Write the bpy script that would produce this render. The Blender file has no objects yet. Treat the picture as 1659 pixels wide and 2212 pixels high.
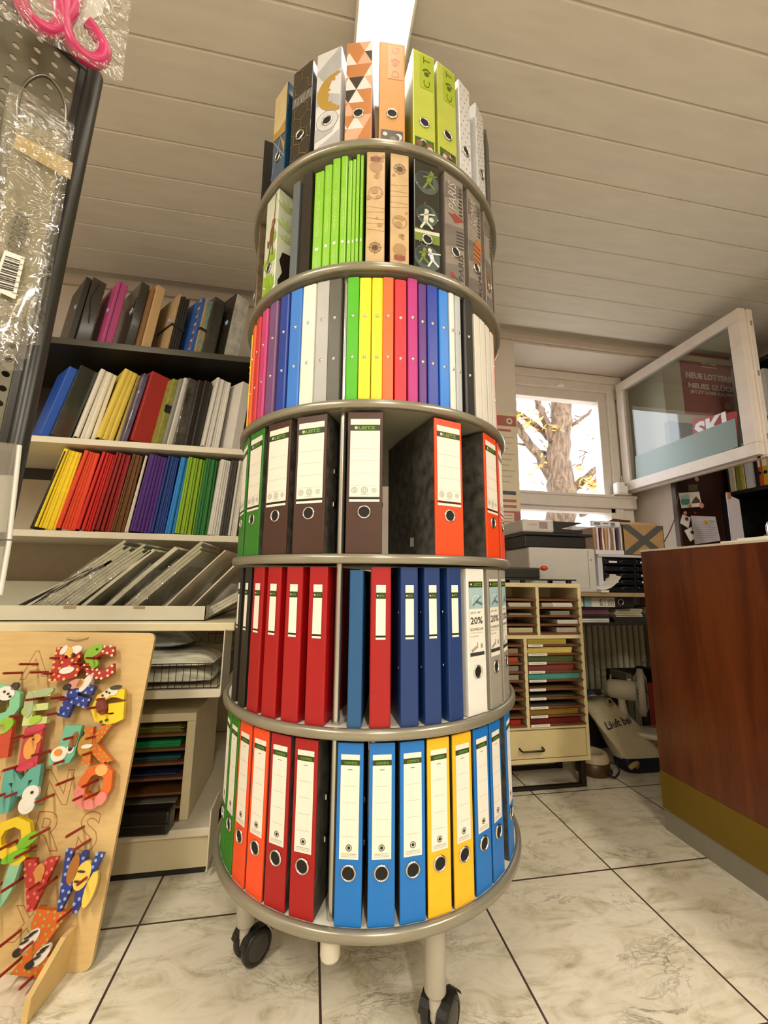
import bpy, bmesh, math, random
from mathutils import Vector, Matrix
random.seed(7)
sc = bpy.context.scene
COL = sc.collection
R = math.radians

# ------------------------------------------------------------------ camera
FPX, CX, CY = 877.8, 829.5, 1106.0
RT = Vector((0.98455972, -0.17437848, 0.01530729))
UP = Vector((-0.04362197, -0.15972399, 0.98619743))
FW = Vector((0.16952667, 0.971638, 0.16486454))
EYE = Vector((0, 0, 0.9138))
cd = bpy.data.cameras.new('camera'); cam = bpy.data.objects.new('camera', cd); COL.objects.link(cam)
cd.sensor_fit = 'VERTICAL'; cd.sensor_height = 24.0; cd.lens = FPX * 24.0 / 2212.0; cd.clip_start = 0.02
mw = Matrix((RT, UP, -FW)).transposed().to_4x4(); mw.translation = EYE; cam.matrix_world = mw
sc.camera = cam

# ------------------------------------------------------------------ view, sky, lamps
sc.view_settings.view_transform = 'Standard'; sc.view_settings.look = 'None'
sc.view_settings.gamma = 1.0; sc.view_settings.use_curve_mapping = False
sc.view_settings.exposure = 0.0
SKY_STRENGTH = 6.0
LAMP_WATTS = (2.2, 62.0, 62.0, 52.0)
LAMP_GLOW = 2.4
w = bpy.data.worlds.new('sky'); sc.world = w; w.use_nodes = True
bg = w.node_tree.nodes['Background']; bg.inputs[0].default_value = (0.93, 0.96, 1.0, 1); bg.inputs[1].default_value = SKY_STRENGTH
sc.cycles.max_bounces = 10; sc.cycles.transparent_max_bounces = 24; sc.cycles.caustics_reflective = False; sc.cycles.caustics_refractive = False
sc.cycles.sample_clamp_indirect = 6.0

def lamp_light(x, y0, y1, z, width, watts):
    l = bpy.data.lights.new('lamp_light', 'AREA'); l.shape = 'RECTANGLE'; l.size = width; l.size_y = (y1 - y0)
    l.energy = watts; l.color = (1.0, 0.93, 0.80)
    o = bpy.data.objects.new('lamp_light', l); COL.objects.link(o); o.location = (x, (y0 + y1) / 2, z)
    return o

# ------------------------------------------------------------------ helpers
def lin(h):
    h = h.lstrip('#'); out = []
    for i in (0, 2, 4):
        c = int(h[i:i+2], 16) / 255.0
        out.append(c / 12.92 if c <= 0.04045 else ((c + 0.055) / 1.055) ** 2.4)
    return (out[0], out[1], out[2], 1.0)

MATS = {}
def mk(name, hexa, rough=0.45, metal=0.0, noise=0.06, scale=18.0, bump=0.0, bscale=60.0, coat=0.0, emit=0.0, stretch=None, hex2=None):
    if name in MATS: return MATS[name]
    m = bpy.data.materials.new(name); m.use_nodes = True; nt = m.node_tree; p = nt.nodes['Principled BSDF']
    c = lin(hexa); p.inputs['Roughness'].default_value = rough; p.inputs['Metallic'].default_value = metal
    p.inputs['Base Color'].default_value = c
    if coat: p.inputs['Coat Weight'].default_value = coat; p.inputs['Coat Roughness'].default_value = 0.08
    if emit:
        p.inputs['Emission Color'].default_value = c; p.inputs['Emission Strength'].default_value = emit
    if noise or bump:
        tc = nt.nodes.new('ShaderNodeTexCoord'); src = tc.outputs['Object']
        if stretch:
            mp = nt.nodes.new('ShaderNodeMapping'); mp.inputs['Scale'].default_value = stretch
            nt.links.new(src, mp.inputs[0]); src = mp.outputs[0]
    if noise:
        n = nt.nodes.new('ShaderNodeTexNoise'); n.inputs['Scale'].default_value = scale; n.inputs['Detail'].default_value = 4.0
        nt.links.new(src, n.inputs['Vector'])
        r = nt.nodes.new('ShaderNodeValToRGB'); r.color_ramp.elements[0].position = 0.3; r.color_ramp.elements[1].position = 0.7
        if hex2: a, b = c, lin(hex2)
        else:
            a = tuple(max(0, x * (1 - noise)) for x in c[:3]) + (1,); b = tuple(min(1, x * (1 + noise)) for x in c[:3]) + (1,)
        r.color_ramp.elements[0].color = a; r.color_ramp.elements[1].color = b
        nt.links.new(n.outputs['Fac'], r.inputs[0]); nt.links.new(r.outputs[0], p.inputs['Base Color'])
    if bump:
        n2 = nt.nodes.new('ShaderNodeTexNoise'); n2.inputs['Scale'].default_value = bscale; n2.inputs['Detail'].default_value = 3.0
        nt.links.new(src, n2.inputs['Vector'])
        b = nt.nodes.new('ShaderNodeBump'); b.inputs['Strength'].default_value = bump; b.inputs['Distance'].default_value = 0.004
        nt.links.new(n2.outputs['Fac'], b.inputs['Height']); nt.links.new(b.outputs[0], p.inputs['Normal'])
    MATS[name] = m
    return m

def mk_film(name, tint='#ffffff', gloss=0.1, rough=0.05, bump=0.6, bscale=25.0, body=0.0, bodyhex='#ffffff', ior=1.5):
    """clear thin plastic: straight-through light, a fresnel sheen and an optional milky body"""
    if name in MATS: return MATS[name]
    m = bpy.data.materials.new(name); m.use_nodes = True; nt = m.node_tree; N = nt.nodes; N.clear()
    out = N.new('ShaderNodeOutputMaterial'); tr = N.new('ShaderNodeBsdfTransparent'); tr.inputs[0].default_value = lin(tint)
    gl = N.new('ShaderNodeBsdfGlossy'); gl.inputs['Roughness'].default_value = rough
    fr = N.new('ShaderNodeLayerWeight'); fr.inputs[0].default_value = 0.5; F0 = ((ior - 1) / (ior + 1)) ** 2
    pw = N.new('ShaderNodeMath'); pw.operation = 'POWER'; pw.inputs[1].default_value = 5.0; nt.links.new(fr.outputs['Facing'], pw.inputs[0])
    sk_ = N.new('ShaderNodeMath'); sk_.operation = 'MULTIPLY_ADD'; sk_.inputs[1].default_value = 1 - F0; sk_.inputs[2].default_value = F0; nt.links.new(pw.outputs[0], sk_.inputs[0])
    ad = N.new('ShaderNodeMath'); ad.operation = 'ADD'; ad.inputs[1].default_value = gloss; ad.use_clamp = True
    mx = N.new('ShaderNodeMixShader')
    if bump:
        tc = N.new('ShaderNodeTexCoord'); n = N.new('ShaderNodeTexNoise'); n.inputs['Scale'].default_value = bscale; n.inputs['Detail'].default_value = 2.0; n.inputs['Distortion'].default_value = 1.5
        b = N.new('ShaderNodeBump'); b.inputs['Strength'].default_value = bump; b.inputs['Distance'].default_value = 0.02
        nt.links.new(tc.outputs['Object'], n.inputs['Vector']); nt.links.new(n.outputs['Fac'], b.inputs['Height'])
        nt.links.new(b.outputs[0], gl.inputs['Normal']); nt.links.new(b.outputs[0], fr.inputs['Normal'])
    nt.links.new(sk_.outputs[0], ad.inputs[0]); nt.links.new(ad.outputs[0], mx.inputs[0])
    base = tr.outputs[0]
    if body:
        df = N.new('ShaderNodeBsdfDiffuse'); df.inputs[0].default_value = lin(bodyhex)
        m2 = N.new('ShaderNodeMixShader'); m2.inputs[0].default_value = body
        nt.links.new(tr.outputs[0], m2.inputs[1]); nt.links.new(df.outputs[0], m2.inputs[2]); base = m2.outputs[0]
    nt.links.new(base, mx.inputs[1]); nt.links.new(gl.outputs[0], mx.inputs[2]); nt.links.new(mx.outputs[0], out.inputs[0])
    MATS[name] = m
    return m

TXT = {}
def text_geo(s, bold=0.0):
    key = (s, bold)
    if key in TXT: return TXT[key]
    cu = bpy.data.curves.new('t', 'FONT'); cu.body = s; cu.size = 1.0; cu.resolution_u = 2; cu.offset = bold
    ob = bpy.data.objects.new('t', cu); COL.objects.link(ob)
    dg = bpy.context.evaluated_depsgraph_get(); me = bpy.data.meshes.new_from_object(ob.evaluated_get(dg))
    vs = [(v.co.x, v.co.y) for v in me.vertices]; fs = [tuple(p.vertices) for p in me.polygons]
    bpy.data.objects.remove(ob); bpy.data.curves.remove(cu); bpy.data.meshes.remove(me)
    if vs:
        x0 = min(v[0] for v in vs); x1 = max(v[0] for v in vs); y0 = min(v[1] for v in vs); y1 = max(v[1] for v in vs)
    else: x0 = y0 = 0; x1 = y1 = 1
    TXT[key] = ([((a - x0) / (x1 - x0) - .5, (b - y0) / (y1 - y0) - .5) for a, b in vs], fs, (x1 - x0) / (y1 - y0))
    return TXT[key]

CB = {}
def chamfer_cube(dx, dy, dz, b, seg=2):
    key = (round(dx, 5), round(dy, 5), round(dz, 5), b, seg)
    if key in CB: return CB[key]
    bm = bmesh.new(); bmesh.ops.create_cube(bm, size=1.0)
    for v in bm.verts: v.co = Vector((v.co.x * dx, v.co.y * dy, v.co.z * dz))
    bmesh.ops.bevel(bm, geom=list(bm.edges), offset=b, segments=seg, affect='EDGES', profile=0.5, clamp_overlap=True)
    bm.verts.index_update()
    CB[key] = ([v.co.copy() for v in bm.verts], [[v.index for v in f.verts] for f in bm.faces]); bm.free()
    return CB[key]

def clip_rect(poly, x0, x1, z0, z1):
    def cut(P, ins, cross):
        out = []
        for i in range(len(P)):
            a, b = P[i], P[(i + 1) % len(P)]
            if ins(a):
                out.append(a)
                if not ins(b): out.append(cross(a, b))
            elif ins(b): out.append(cross(a, b))
        return out
    def cx(v): return lambda a, b: (v, a[1] + (b[1] - a[1]) * (v - a[0]) / (b[0] - a[0]))
    def cz(v): return lambda a, b: (a[0] + (b[0] - a[0]) * (v - a[1]) / (b[1] - a[1]), v)
    for ins, cr in ((lambda p: p[0] >= x0, cx(x0)), (lambda p: p[0] <= x1, cx(x1)), (lambda p: p[1] >= z0, cz(z0)), (lambda p: p[1] <= z1, cz(z1))):
        if len(poly) < 3: return []
        poly = cut(poly, ins, cr)
    return poly if len(poly) >= 3 else []

class MB:
    def __init__(s, M=None): s.v = []; s.f = []; s.m = []; s.s = []; s.M = M
    def add(s, vs, fs, mi=0, smooth=False, M=None):
        o = len(s.v)
        for v in vs:
            v = Vector(v)
            if M: v = M @ v
            if s.M: v = s.M @ v
            s.v.append(v)
        for f in fs: s.f.append([o + i for i in f]); s.m.append(mi); s.s.append(smooth)
        return s
    def poly(s, pts, mi=0, M=None): return s.add(pts, [list(range(len(pts)))], mi, False, M)
    def box(s, x0, x1, y0, y1, z0, z1, mi=0, b=0.0, M=None, seg=2):
        if b > 0:
            vs, fs = chamfer_cube(abs(x1 - x0), abs(y1 - y0), abs(z1 - z0), b, seg)
            c = Vector(((x0 + x1) / 2, (y0 + y1) / 2, (z0 + z1) / 2))
            return s.add([v + c for v in vs], fs, mi, False, M)
        vs = [(x0, y0, z0), (x1, y0, z0), (x1, y1, z0), (x0, y1, z0), (x0, y0, z1), (x1, y0, z1), (x1, y1, z1), (x0, y1, z1)]
        return s.add(vs, [(0, 3, 2, 1), (4, 5, 6, 7), (0, 1, 5, 4), (1, 2, 6, 5), (2, 3, 7, 6), (3, 0, 4, 7)], mi, False, M)
    def prism(s, poly, z0, z1, mi=0, M=None, smooth=False):
        n = len(poly); vs = [(a, b, z0) for a, b in poly] + [(a, b, z1) for a, b in poly]
        s.add(vs, [list(range(n))[::-1], list(range(n, 2 * n))], mi, False, M)
        return s.add(vs, [(i, (i + 1) % n, n + (i + 1) % n, n + i) for i in range(n)], mi, smooth, M)
    def tube(s, pts, r, n=8, mi=0, M=None, caps=True):
        pts = [Vector(p) for p in pts]; rs = r if isinstance(r, (list, tuple)) else [r] * len(pts)
        vs = []; up = None
        for i, p in enumerate(pts):
            d = (pts[min(i + 1, len(pts) - 1)] - pts[max(i - 1, 0)]).normalized()
            if up is None:
                up = Vector((0, 0, 1)) if abs(d.z) < 0.9 else Vector((1, 0, 0))
            a = d.cross(up)
            if a.length < 1e-6: a = d.orthogonal()
            a.normalize(); b = a.cross(d).normalized(); up = b
            for k in range(n):
                t = 2 * math.pi * k / n; vs.append(p + (a * math.cos(t) + b * math.sin(t)) * rs[i])
        fs = []
        for i in range(len(pts) - 1):
            for k in range(n): fs.append((i * n + k, i * n + (k + 1) % n, (i + 1) * n + (k + 1) % n, (i + 1) * n + k))
        s.add(vs, fs, mi, True, M)
        if caps:
            L = (len(pts) - 1) * n
            s.add(vs[:n], [list(range(n))], mi, False, M); s.add(vs[L:], [list(range(n))[::-1]], mi, False, M)
        return s
    def lathe(s, prof, n=24, mi=0, M=None, smooth=True):
        vs = []; fs = []
        for r, z in prof:
            for k in range(n): t = 2 * math.pi * k / n; vs.append((r * math.cos(t), r * math.sin(t), z))
        for i in range(len(prof) - 1):
            for k in range(n): fs.append((i * n + k, i * n + (k + 1) % n, (i + 1) * n + (k + 1) % n, (i + 1) * n + k))
        return s.add(vs, fs, mi, smooth, M)
    def ball(s, c, r, mi=0, nu=14, nv=9, M=None):
        r = r if isinstance(r, (tuple, list)) else (r, r, r); vs = []; fs = []
        for j in range(nv + 1):
            a = math.pi * j / nv
            for k in range(nu):
                t = 2 * math.pi * k / nu
                vs.append((c[0] + r[0] * math.sin(a) * math.cos(t), c[1] + r[1] * math.sin(a) * math.sin(t), c[2] + r[2] * math.cos(a)))
        for j in range(nv):
            for k in range(nu): fs.append((j * nu + k, (j + 1) * nu + k, (j + 1) * nu + (k + 1) % nu, j * nu + (k + 1) % nu))
        return s.add(vs, fs, mi, True, M)
    # flat work in the XZ plane, facing -Y, at depth y
    def flat(s, pts, y, mi=0, clip=None, M=None):
        if clip: pts = clip_rect(pts, *clip)
        if len(pts) >= 3: s.poly([(a, y, b) for a, b in pts], mi, M)
        return s
    def rect(s, x0, x1, z0, z1, y, mi=0, M=None): return s.poly([(x0, y, z0), (x1, y, z0), (x1, y, z1), (x0, y, z1)], mi, M)
    def disc(s, cx, cz, r, y, mi=0, n=18, rx=None, M=None, clip=None):
        rx = rx or r
        return s.flat([(cx + rx * math.cos(2 * math.pi * k / n), cz + r * math.sin(2 * math.pi * k / n)) for k in range(n)], y, mi, clip, M)
    def ringf(s, cx, cz, r0, r1, y, mi=0, n=20, a0=0.0, a1=360.0, M=None):
        for k in range(n):
            t0 = R(a0 + (a1 - a0) * k / n); t1 = R(a0 + (a1 - a0) * (k + 1) / n)
            s.flat([(cx + r0 * math.cos(t0), cz + r0 * math.sin(t0)), (cx + r1 * math.cos(t0), cz + r1 * math.sin(t0)),
                    (cx + r1 * math.cos(t1), cz + r1 * math.sin(t1)), (cx + r0 * math.cos(t1), cz + r0 * math.sin(t1))], y, mi, None, M)
        return s
    def line(s, x0, z0, x1, z1, wd, y, mi=0, clip=None, M=None):
        d = math.hypot(x1 - x0, z1 - z0) or 1e-9; a = -(z1 - z0) / d * wd / 2; b = (x1 - x0) / d * wd / 2
        return s.flat([(x0 + a, z0 + b), (x0 - a, z0 - b), (x1 - a, z1 - b), (x1 + a, z1 + b)], y, mi, clip, M)
    def text(s, st, cx, cz, h, y, mi=0, wd=None, bold=0.0, rot=0.0, M=None):
        vs, fs, asp = text_geo(st, bold); ww = wd if wd else asp * h; c, q = math.cos(R(rot)), math.sin(R(rot))
        return s.add([(cx + (a * ww) * c - (b * h) * q, y, cz + (a * ww) * q + (b * h) * c) for a, b in vs], fs, mi, False, M)
    def build(s, name, mats, parent=None, kind=None):
        me = bpy.data.meshes.new(name); me.from_pydata([tuple(v) for v in s.v], [], s.f)
        for m in (mats if isinstance(mats, (list, tuple)) else [mats]): me.materials.append(m)
        me.polygons.foreach_set('material_index', s.m); me.polygons.foreach_set('use_smooth', s.s); me.update()
        o = bpy.data.objects.new(name, me); COL.objects.link(o)
        if parent: o.parent = parent
        if kind: o['kind'] = kind
        return o

def tag(o, label, cat, group=None):
    o['label'] = label; o['category'] = cat
    if group: o['group'] = group
    return o
def thing(name, label, cat, M=None, group=None):
    o = bpy.data.objects.new(name, None); COL.objects.link(o); o.empty_display_size = 0.02
    if M is not None: o.matrix_world = M if isinstance(M, Matrix) else Matrix.Translation(M)
    return tag(o, label, cat, group)
def copy_tree(src, parent=None):
    c = src.copy(); COL.objects.link(c)
    if parent: c.parent = parent
    for ch in list(src.children): copy_tree(ch, c)
    return c
PROTO = {}
def place(key, make, name, label, cat, M, group=None):
    """first use of a kind builds it, later ones copy the thing and its parts"""
    if key in PROTO:
        o = copy_tree(PROTO[key]); o.matrix_world = M; tag(o, label, cat)
        if group: o['group'] = group
        elif 'group' in o: del o['group']
        return o
    o = thing(name, label, cat, M, group); make(o); PROTO[key] = o
    return o
def struct(mb, name, mats):
    return mb.build(name, mats, None, 'structure')

def at(u, v, **k):
    d = FW + RT * ((u - CX) / FPX) + UP * ((CY - v) / FPX); (ax, val), = k.items(); i = 'xyz'.index(ax)
    return EYE + d * ((val - EYE[i]) / d[i])
def at_plane(u, v, p, n):
    d = FW + RT * ((u - CX) / FPX) + UP * ((CY - v) / FPX); p = Vector(p); n = Vector(n)
    return EYE + d * ((p - EYE).dot(n) / d.dot(n))
def TR(x, y, z): return Matrix.Translation((x, y, z))
def RZ(a): return Matrix.Rotation(R(a), 4, 'Z')
def RX(a): return Matrix.Rotation(R(a), 4, 'X')
def RY(a): return Matrix.Rotation(R(a), 4, 'Y')

# ------------------------------------------------------------------ common materials
WHITE = mk('white_paper', '#e9e4d8', 0.6, noise=0.02)
BLACK = mk('black_ink', '#15130f', 0.5, noise=0.0)
CHROME = mk('chrome', '#d8d6d0', 0.18, 1.0, noise=0.0)
GREYMETAL = mk('grey_metal', '#a9a598', 0.32, 0.6, noise=0.04)
CREAM = mk('cream_laminate', '#ddd3b4', 0.45, noise=0.03)
DARK = mk('dark_interior', '#1b1712', 0.6, noise=0.1)
BLACKPL = mk('black_plastic', '#1d1c1a', 0.35, noise=0.05)
BROWNWOOD = mk('brown_board', '#6b4220', 0.5, noise=0.18, scale=30, stretch=(1, 8, 8))
GREYINK = mk('grey_ink', '#9b988e', 0.6, noise=0.0)
GREENINK = mk('green_ink', '#5f9a22', 0.5, noise=0.0)
BANDDARK = mk('dark_green_band', '#2f3a16', 0.5, noise=0.0)
CLOUD = mk('cloud_paper', '#2c2a25', 0.6, noise=0.3, scale=45, hex2='#55524a', bump=0.1)
HOLE = mk('black_hole', '#060505', 0.7, noise=0.0)
CLEAR = mk_film('clear_film', gloss=0.06, bump=1.0, bscale=30)

# ================================================================== THE ROOM
ZC = 2.60; YW = 2.37; XL, XR, YB = -2.3, 3.35, -3.0
RX0, RX1, RZ1, RYB = 1.30, 2.46, 2.535, 2.70     # window recess

def floor_material():
    m = bpy.data.materials.new('marble_tiles'); m.use_nodes = True; nt = m.node_tree; N = nt.nodes; p = N['Principled BSDF']; L = nt.links.new
    tc = N.new('ShaderNodeTexCoord'); sep = N.new('ShaderNodeSeparateXYZ'); L(tc.outputs['Object'], sep.inputs[0])
    def mth(op, a, b=None, clamp=False):
        n = N.new('ShaderNodeMath'); n.operation = op; n.use_clamp = clamp
        for i, q in enumerate((a, b)):
            if q is None: continue
            if isinstance(q, (int, float)): n.inputs[i].default_value = q
            else: L(q, n.inputs[i])
        return n.outputs[0]
    edges = []; cells = []
    for ax, off in (('X', 0.06), ('Y', 1.337)):
        t = mth('DIVIDE', mth('SUBTRACT', sep.outputs[ax], off), 0.47)
        fr = mth('FRACT', mth('ADD', t, 100.0)); cells.append(mth('FLOOR', t))
        edges.append(mth('MINIMUM', fr, mth('SUBTRACT', 1.0, fr)))
    e = mth('MINIMUM', edges[0], edges[1])
    grout = mth('LESS_THAN', e, 0.0062)
    cmb = N.new('ShaderNodeCombineXYZ'); L(mth('MULTIPLY', cells[0], 3.7), cmb.inputs[0]); L(mth('MULTIPLY', cells[1], 5.3), cmb.inputs[1])
    ad = N.new('ShaderNodeVectorMath'); ad.operation = 'ADD'; L(tc.outputs['Object'], ad.inputs[0]); L(cmb.outputs[0], ad.inputs[1])
    mp = N.new('ShaderNodeMapping'); mp.inputs['Rotation'].default_value = (0, 0, 0.6); mp.inputs['Scale'].default_value = (1.0, 2.2, 1); L(ad.outputs[0], mp.inputs[0])
    n1 = N.new('ShaderNodeTexNoise'); n1.inputs['Scale'].default_value = 6.5; n1.inputs['Detail'].default_value = 7; n1.inputs['Roughness'].default_value = .62; n1.inputs['Distortion'].default_value = 1.3; L(mp.outputs[0], n1.inputs['Vector'])
    r1 = N.new('ShaderNodeValToRGB'); L(n1.outputs['Fac'], r1.inputs[0])
    for pos, hx in ((0.30, '#b5ad90'), (0.44, '#d9d0b8'), (0.56, '#e6deca'), (0.72, '#ddd4c0')):
        el = r1.color_ramp.elements[0] if pos == 0.34 else (r1.color_ramp.elements[1] if pos == 0.46 else r1.color_ramp.elements.new(pos)); el.position = pos; el.color = lin(hx)
    n2 = N.new('ShaderNodeTexNoise'); n2.inputs['Scale'].default_value = 4.6; n2.inputs['Detail'].default_value = 9; n2.inputs['Roughness'].default_value = .7; n2.inputs['Distortion'].default_value = 2.0; L(mp.outputs[0], n2.inputs['Vector'])
    vein = mth('SUBTRACT', 1.0, mth('MULTIPLY', mth('ABSOLUTE', mth('SUBTRACT', n2.outputs['Fac'], 0.5)), 34.0), True)
    n3 = N.new('ShaderNodeTexNoise'); n3.inputs['Scale'].default_value = 4.0; n3.inputs['Detail'].default_value = 2; L(mp.outputs[0], n3.inputs['Vector'])
    vein = mth('MULTIPLY', vein, mth('MULTIPLY', mth('SUBTRACT', n3.outputs['Fac'], 0.47), 3.0, True), True)
    mx = N.new('ShaderNodeMix'); mx.data_type = 'RGBA'; L(vein, mx.inputs[0]); L(r1.outputs[0], mx.inputs[6]); mx.inputs[7].default_value = lin('#5f5c40')
    mg = N.new('ShaderNodeMix'); mg.data_type = 'RGBA'; L(grout, mg.inputs[0]); L(mx.outputs[2], mg.inputs[6]); mg.inputs[7].default_value = lin('#4a3a34')
    L(mg.outputs[2], p.inputs['Base Color'])
    p.inputs['Roughness'].default_value = 0.2
    bp = N.new('ShaderNodeBump'); bp.inputs['Strength'].default_value = 0.4; bp.inputs['Distance'].default_value = 0.002; L(mth('SUBTRACT', 1.0, grout), bp.inputs['Height']); L(bp.outputs[0], p.inputs['Normal'])
    return m
mb = MB(); mb.box(XL - .2, XR + .2, YB - .2, RYB + .3, -0.1, 0.0); struct(mb, 'floor', floor_material())

PAINT = mk('wall_paint', '#d3c8bd', 0.7, noise=0.03, scale=6, bump=0.05, bscale=90)
CEILP = mk('ceiling_paint', '#d9d3c8', 0.62, noise=0.05, scale=5, stretch=(1, 5, 1), bump=0.06, bscale=70)
FRAMEP = mk('window_frame_paint', '#ded5cc', 0.45, noise=0.04)
# ceiling of lapped boards that run along the window wall
mb = MB(); P = 0.161; y = 1.145 - P * 27; prof = []
while y < RYB + .1:
    prof += [(y + .0025, ZC + .003), (y + .006, ZC), (y + P - .006, ZC - .001), (y + P - .0025, ZC + .003), (y + P - .0006, ZC + .008), (y + P + .0006, ZC + .008)]
    y += P
prof = [q for q in prof if q[0] < YW + .005]
n = len(prof)
vs = [(XL, a, b) for a, b in prof] + [(XR, a, b) for a, b in prof]
mb.add(vs, [(i, i + 1, n + i + 1, n + i) for i in range(n - 1)])
mb.box(XL - .2, XR + .2, YB - .2, RYB + .3, ZC + .03, ZC + .12)
struct(mb, 'ceiling', CEILP)
# walls
mb = MB()
mb.box(XL, RX0, YW, RYB + .3, 0, ZC + .03); mb.box(RX1, XR, YW, RYB + .3, 0, ZC + .03); mb.box(RX0, RX1, YW, RYB + .3, RZ1, ZC + .03)
mb.box(RX0, RX1, RYB + .05, RYB + .3, 0, 0.86)
mb.box(RX0, 1.41, RYB + .05, RYB + .3, .88, RZ1); mb.box(2.36, RX1, RYB + .05, RYB + .3, .88, RZ1)
struct(mb, 'wall_window', PAINT)
mb = MB(); mb.box(XL - .2, XL, YB - .2, RYB + .3, 0, ZC + .03); struct(mb, 'wall_left', PAINT)
mb = MB(); mb.box(XR, XR + .2, YB - .2, RYB + .3, 0, ZC + .03); struct(mb, 'wall_right', PAINT)
mb = MB(); mb.box(XL, XR, YB - .2, YB, 0, ZC + .03); struct(mb, 'wall_back', PAINT)
# cover strip where ceiling meets the wall
mb = MB(); mb.box(XL, XR, YW - .022, YW - .001, ZC - .05, ZC - .006, b=.003); struct(mb, 'trim_1', mk('trim_paint', '#c6b8aa', 0.6, noise=0.04))

# ---- window in the recess: fixed frame with transom, lower pane, and one open casement
GLASS = mk_film('window_glass', gloss=0.03, rough=0.0, bump=0)
y0, y1 = 2.66, 2.76
win = MB()
win.box(1.34, 1.43, y0, y1, .88, RZ1 - .01, b=.004)                      # jambs
win.box(2.165, 2.235, y0 + .02, y1, 1.565, 2.34, b=.004); win.box(2.235, 2.30, y0, y1, .88, 2.42, b=.004); win.box(2.30, 2.40, y0 + .015, y1, .88, RZ1 - .01, b=.004)
win.box(1.40, 2.36, y0 - .012, y1, 2.47, RZ1 - .004, b=.004)           # head steps
win.box(1.40, 2.36, y0 + .006, y1, 2.40, 2.475, b=.006); win.box(1.42, 2.24, y0 + .03, y1, 2.325, 2.405, b=.004)
win.box(1.40, 2.40, y0 - .02, y1, 1.468, 1.566, b=.006)                   # transom
win.box(1.40, 2.40, y0 - .03, y0, 1.545, 1.566, b=.004)
win.box(1.43, 1.46, y0 + .01, y1, .95, 1.47, b=.003); win.box(2.20, 2.25, y0 + .01, y1, .95, 1.47, b=.003); win.box(1.43, 2.25, y0 + .01, y1, 1.435, 1.47, b=.003); win.box(1.40, 2.40, y0, y1, .88, .96, b=.003)
wo = struct(win, 'window_1', FRAMEP)
MB().box(1.45, 2.21, 2.705, 2.711, .95, 1.44).build('pane', GLASS, wo)
g = MB(); g.box(1.80, 1.86, y0 - .022, y0 + .006, 2.405, 2.43, b=.003); g.box(1.815, 1.835, y0 - .03, y0 - .02, 2.41, 2.425, b=.002); g.build('latch', FRAMEP, wo)
sill = MB(); sill.box(RX0, RX1, 2.625, y0 + .09, .84, .872, b=.004); struct(sill, 'trim_2', mk('sill_board', '#d9d2c8', 0.4, noise=0.03))

# open casement: swung square into the room on its hinges
sx0, sx1, sy0, sy1, sz0, sz1 = 2.300, 2.345, 1.692, 2.645, 1.600, 2.458
sash = MB(); fwid = .069
for (a, b, c, d) in ((sy0, sy1, sz1 - fwid, sz1), (sy0, sy1, sz0, sz0 + fwid), (sy0, sy0 + fwid, sz0 + fwid, sz1 - fwid), (sy1 - fwid, sy1, sz0 + fwid, sz1 - fwid)):
    sash.box(sx0, sx1, a, b, c, d, b=.003)
for (a, b, c, d) in ((sy0 + .02, sy1, sz1 - .045, sz1 - .018), (sy0 + .02, sy1, sz0 - .012, sz0 + .04), (sy0 - .012, sy0 + .045, sz0 - .012, sz1 - .01), (sy1 - .04, sy1, sz0, sz1 - .02)):
    sash.box(sx1 - .002, sx1 + .032, a, b, c, d, b=.004)
so = struct(sash, 'window_2', mk('casement_paint', '#ded4cc', 0.42, noise=0.05))
MB().box(2.318, 2.324, sy0 + .06, sy1 - .06, sz0 + .06, sz1 - .06).build('pane', mk_film('casement_glass', tint='#eef2ef', gloss=0.02, rough=0.0, bump=0), so)
hm = MB()
for z in (1.70, 2.06, 2.36): hm.box(sx0 + .052, sx0 + .062, sy0 - .016, sy0 - .006, z - .015, z + .015, b=.002); 
for z in (1.68, 2.38): hm.tube([(sx0 - .004, sy1 + .006, z - .04), (sx0 - .004, sy1 + .006, z + .04)], .007, 8)
hm.build('hinge', GREYMETAL, so)
def onsash(u, v, x=2.316): return at(u, v, x=x)
fm = MB(); fm.poly([onsash(*q) for q in ((1372, 986), (1588, 903), (1594, 965), (1375, 1040))])
tag(fm.build('privacy_film', mk_film('mint_film', gloss=0.02, rough=0.3, bump=0, body=0.8, bodyhex='#8ba3a0')), 'pale mint frosted film stuck along the bottom of the open window pane', 'film')
stk = MB()
stk.poly([onsash(*q, x=2.3185) for q in ((1496, 905), (1592, 888), (1594, 960), (1497, 960))], 0)
sk = thing('window_sticker', 'red sticker with big white letters behind the frosted film of the open window', 'sticker', onsash(1545, 935, x=2.3185))
inv = sk.matrix_world.inverted()
MB(inv).add(stk.v, stk.f).build('sticker_sheet', mk('sticker_red', '#c23a38', 0.5, noise=0.03), sk)
# its letters lie in the pane: sash frame with X along the pane, Z up
Ms = Matrix(((0, 0, 1, 0), (-1, 0, 0, 0), (0, 1, 0, 0), (0, 0, 0, 1)))
a = onsash(1500, 934, x=2.3172); b = onsash(1588, 902, x=2.3172)
ex = Vector((0, (b - a).y, 0)).normalized(); Mt = Matrix((ex, Vector((1, 0, 0)), Vector((0, 0, 1)))).transposed().to_4x4()
Mt.translation = (a + b) / 2; 
tx = MB(inv @ Mt); tx.text('SKL', 0, .0, .115, 0, 0, wd=(b - a).length * .98, bold=.045); tx.build('lettering', mk('sticker_white', '#dfe6ea', 0.5, noise=0), sk)

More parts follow.
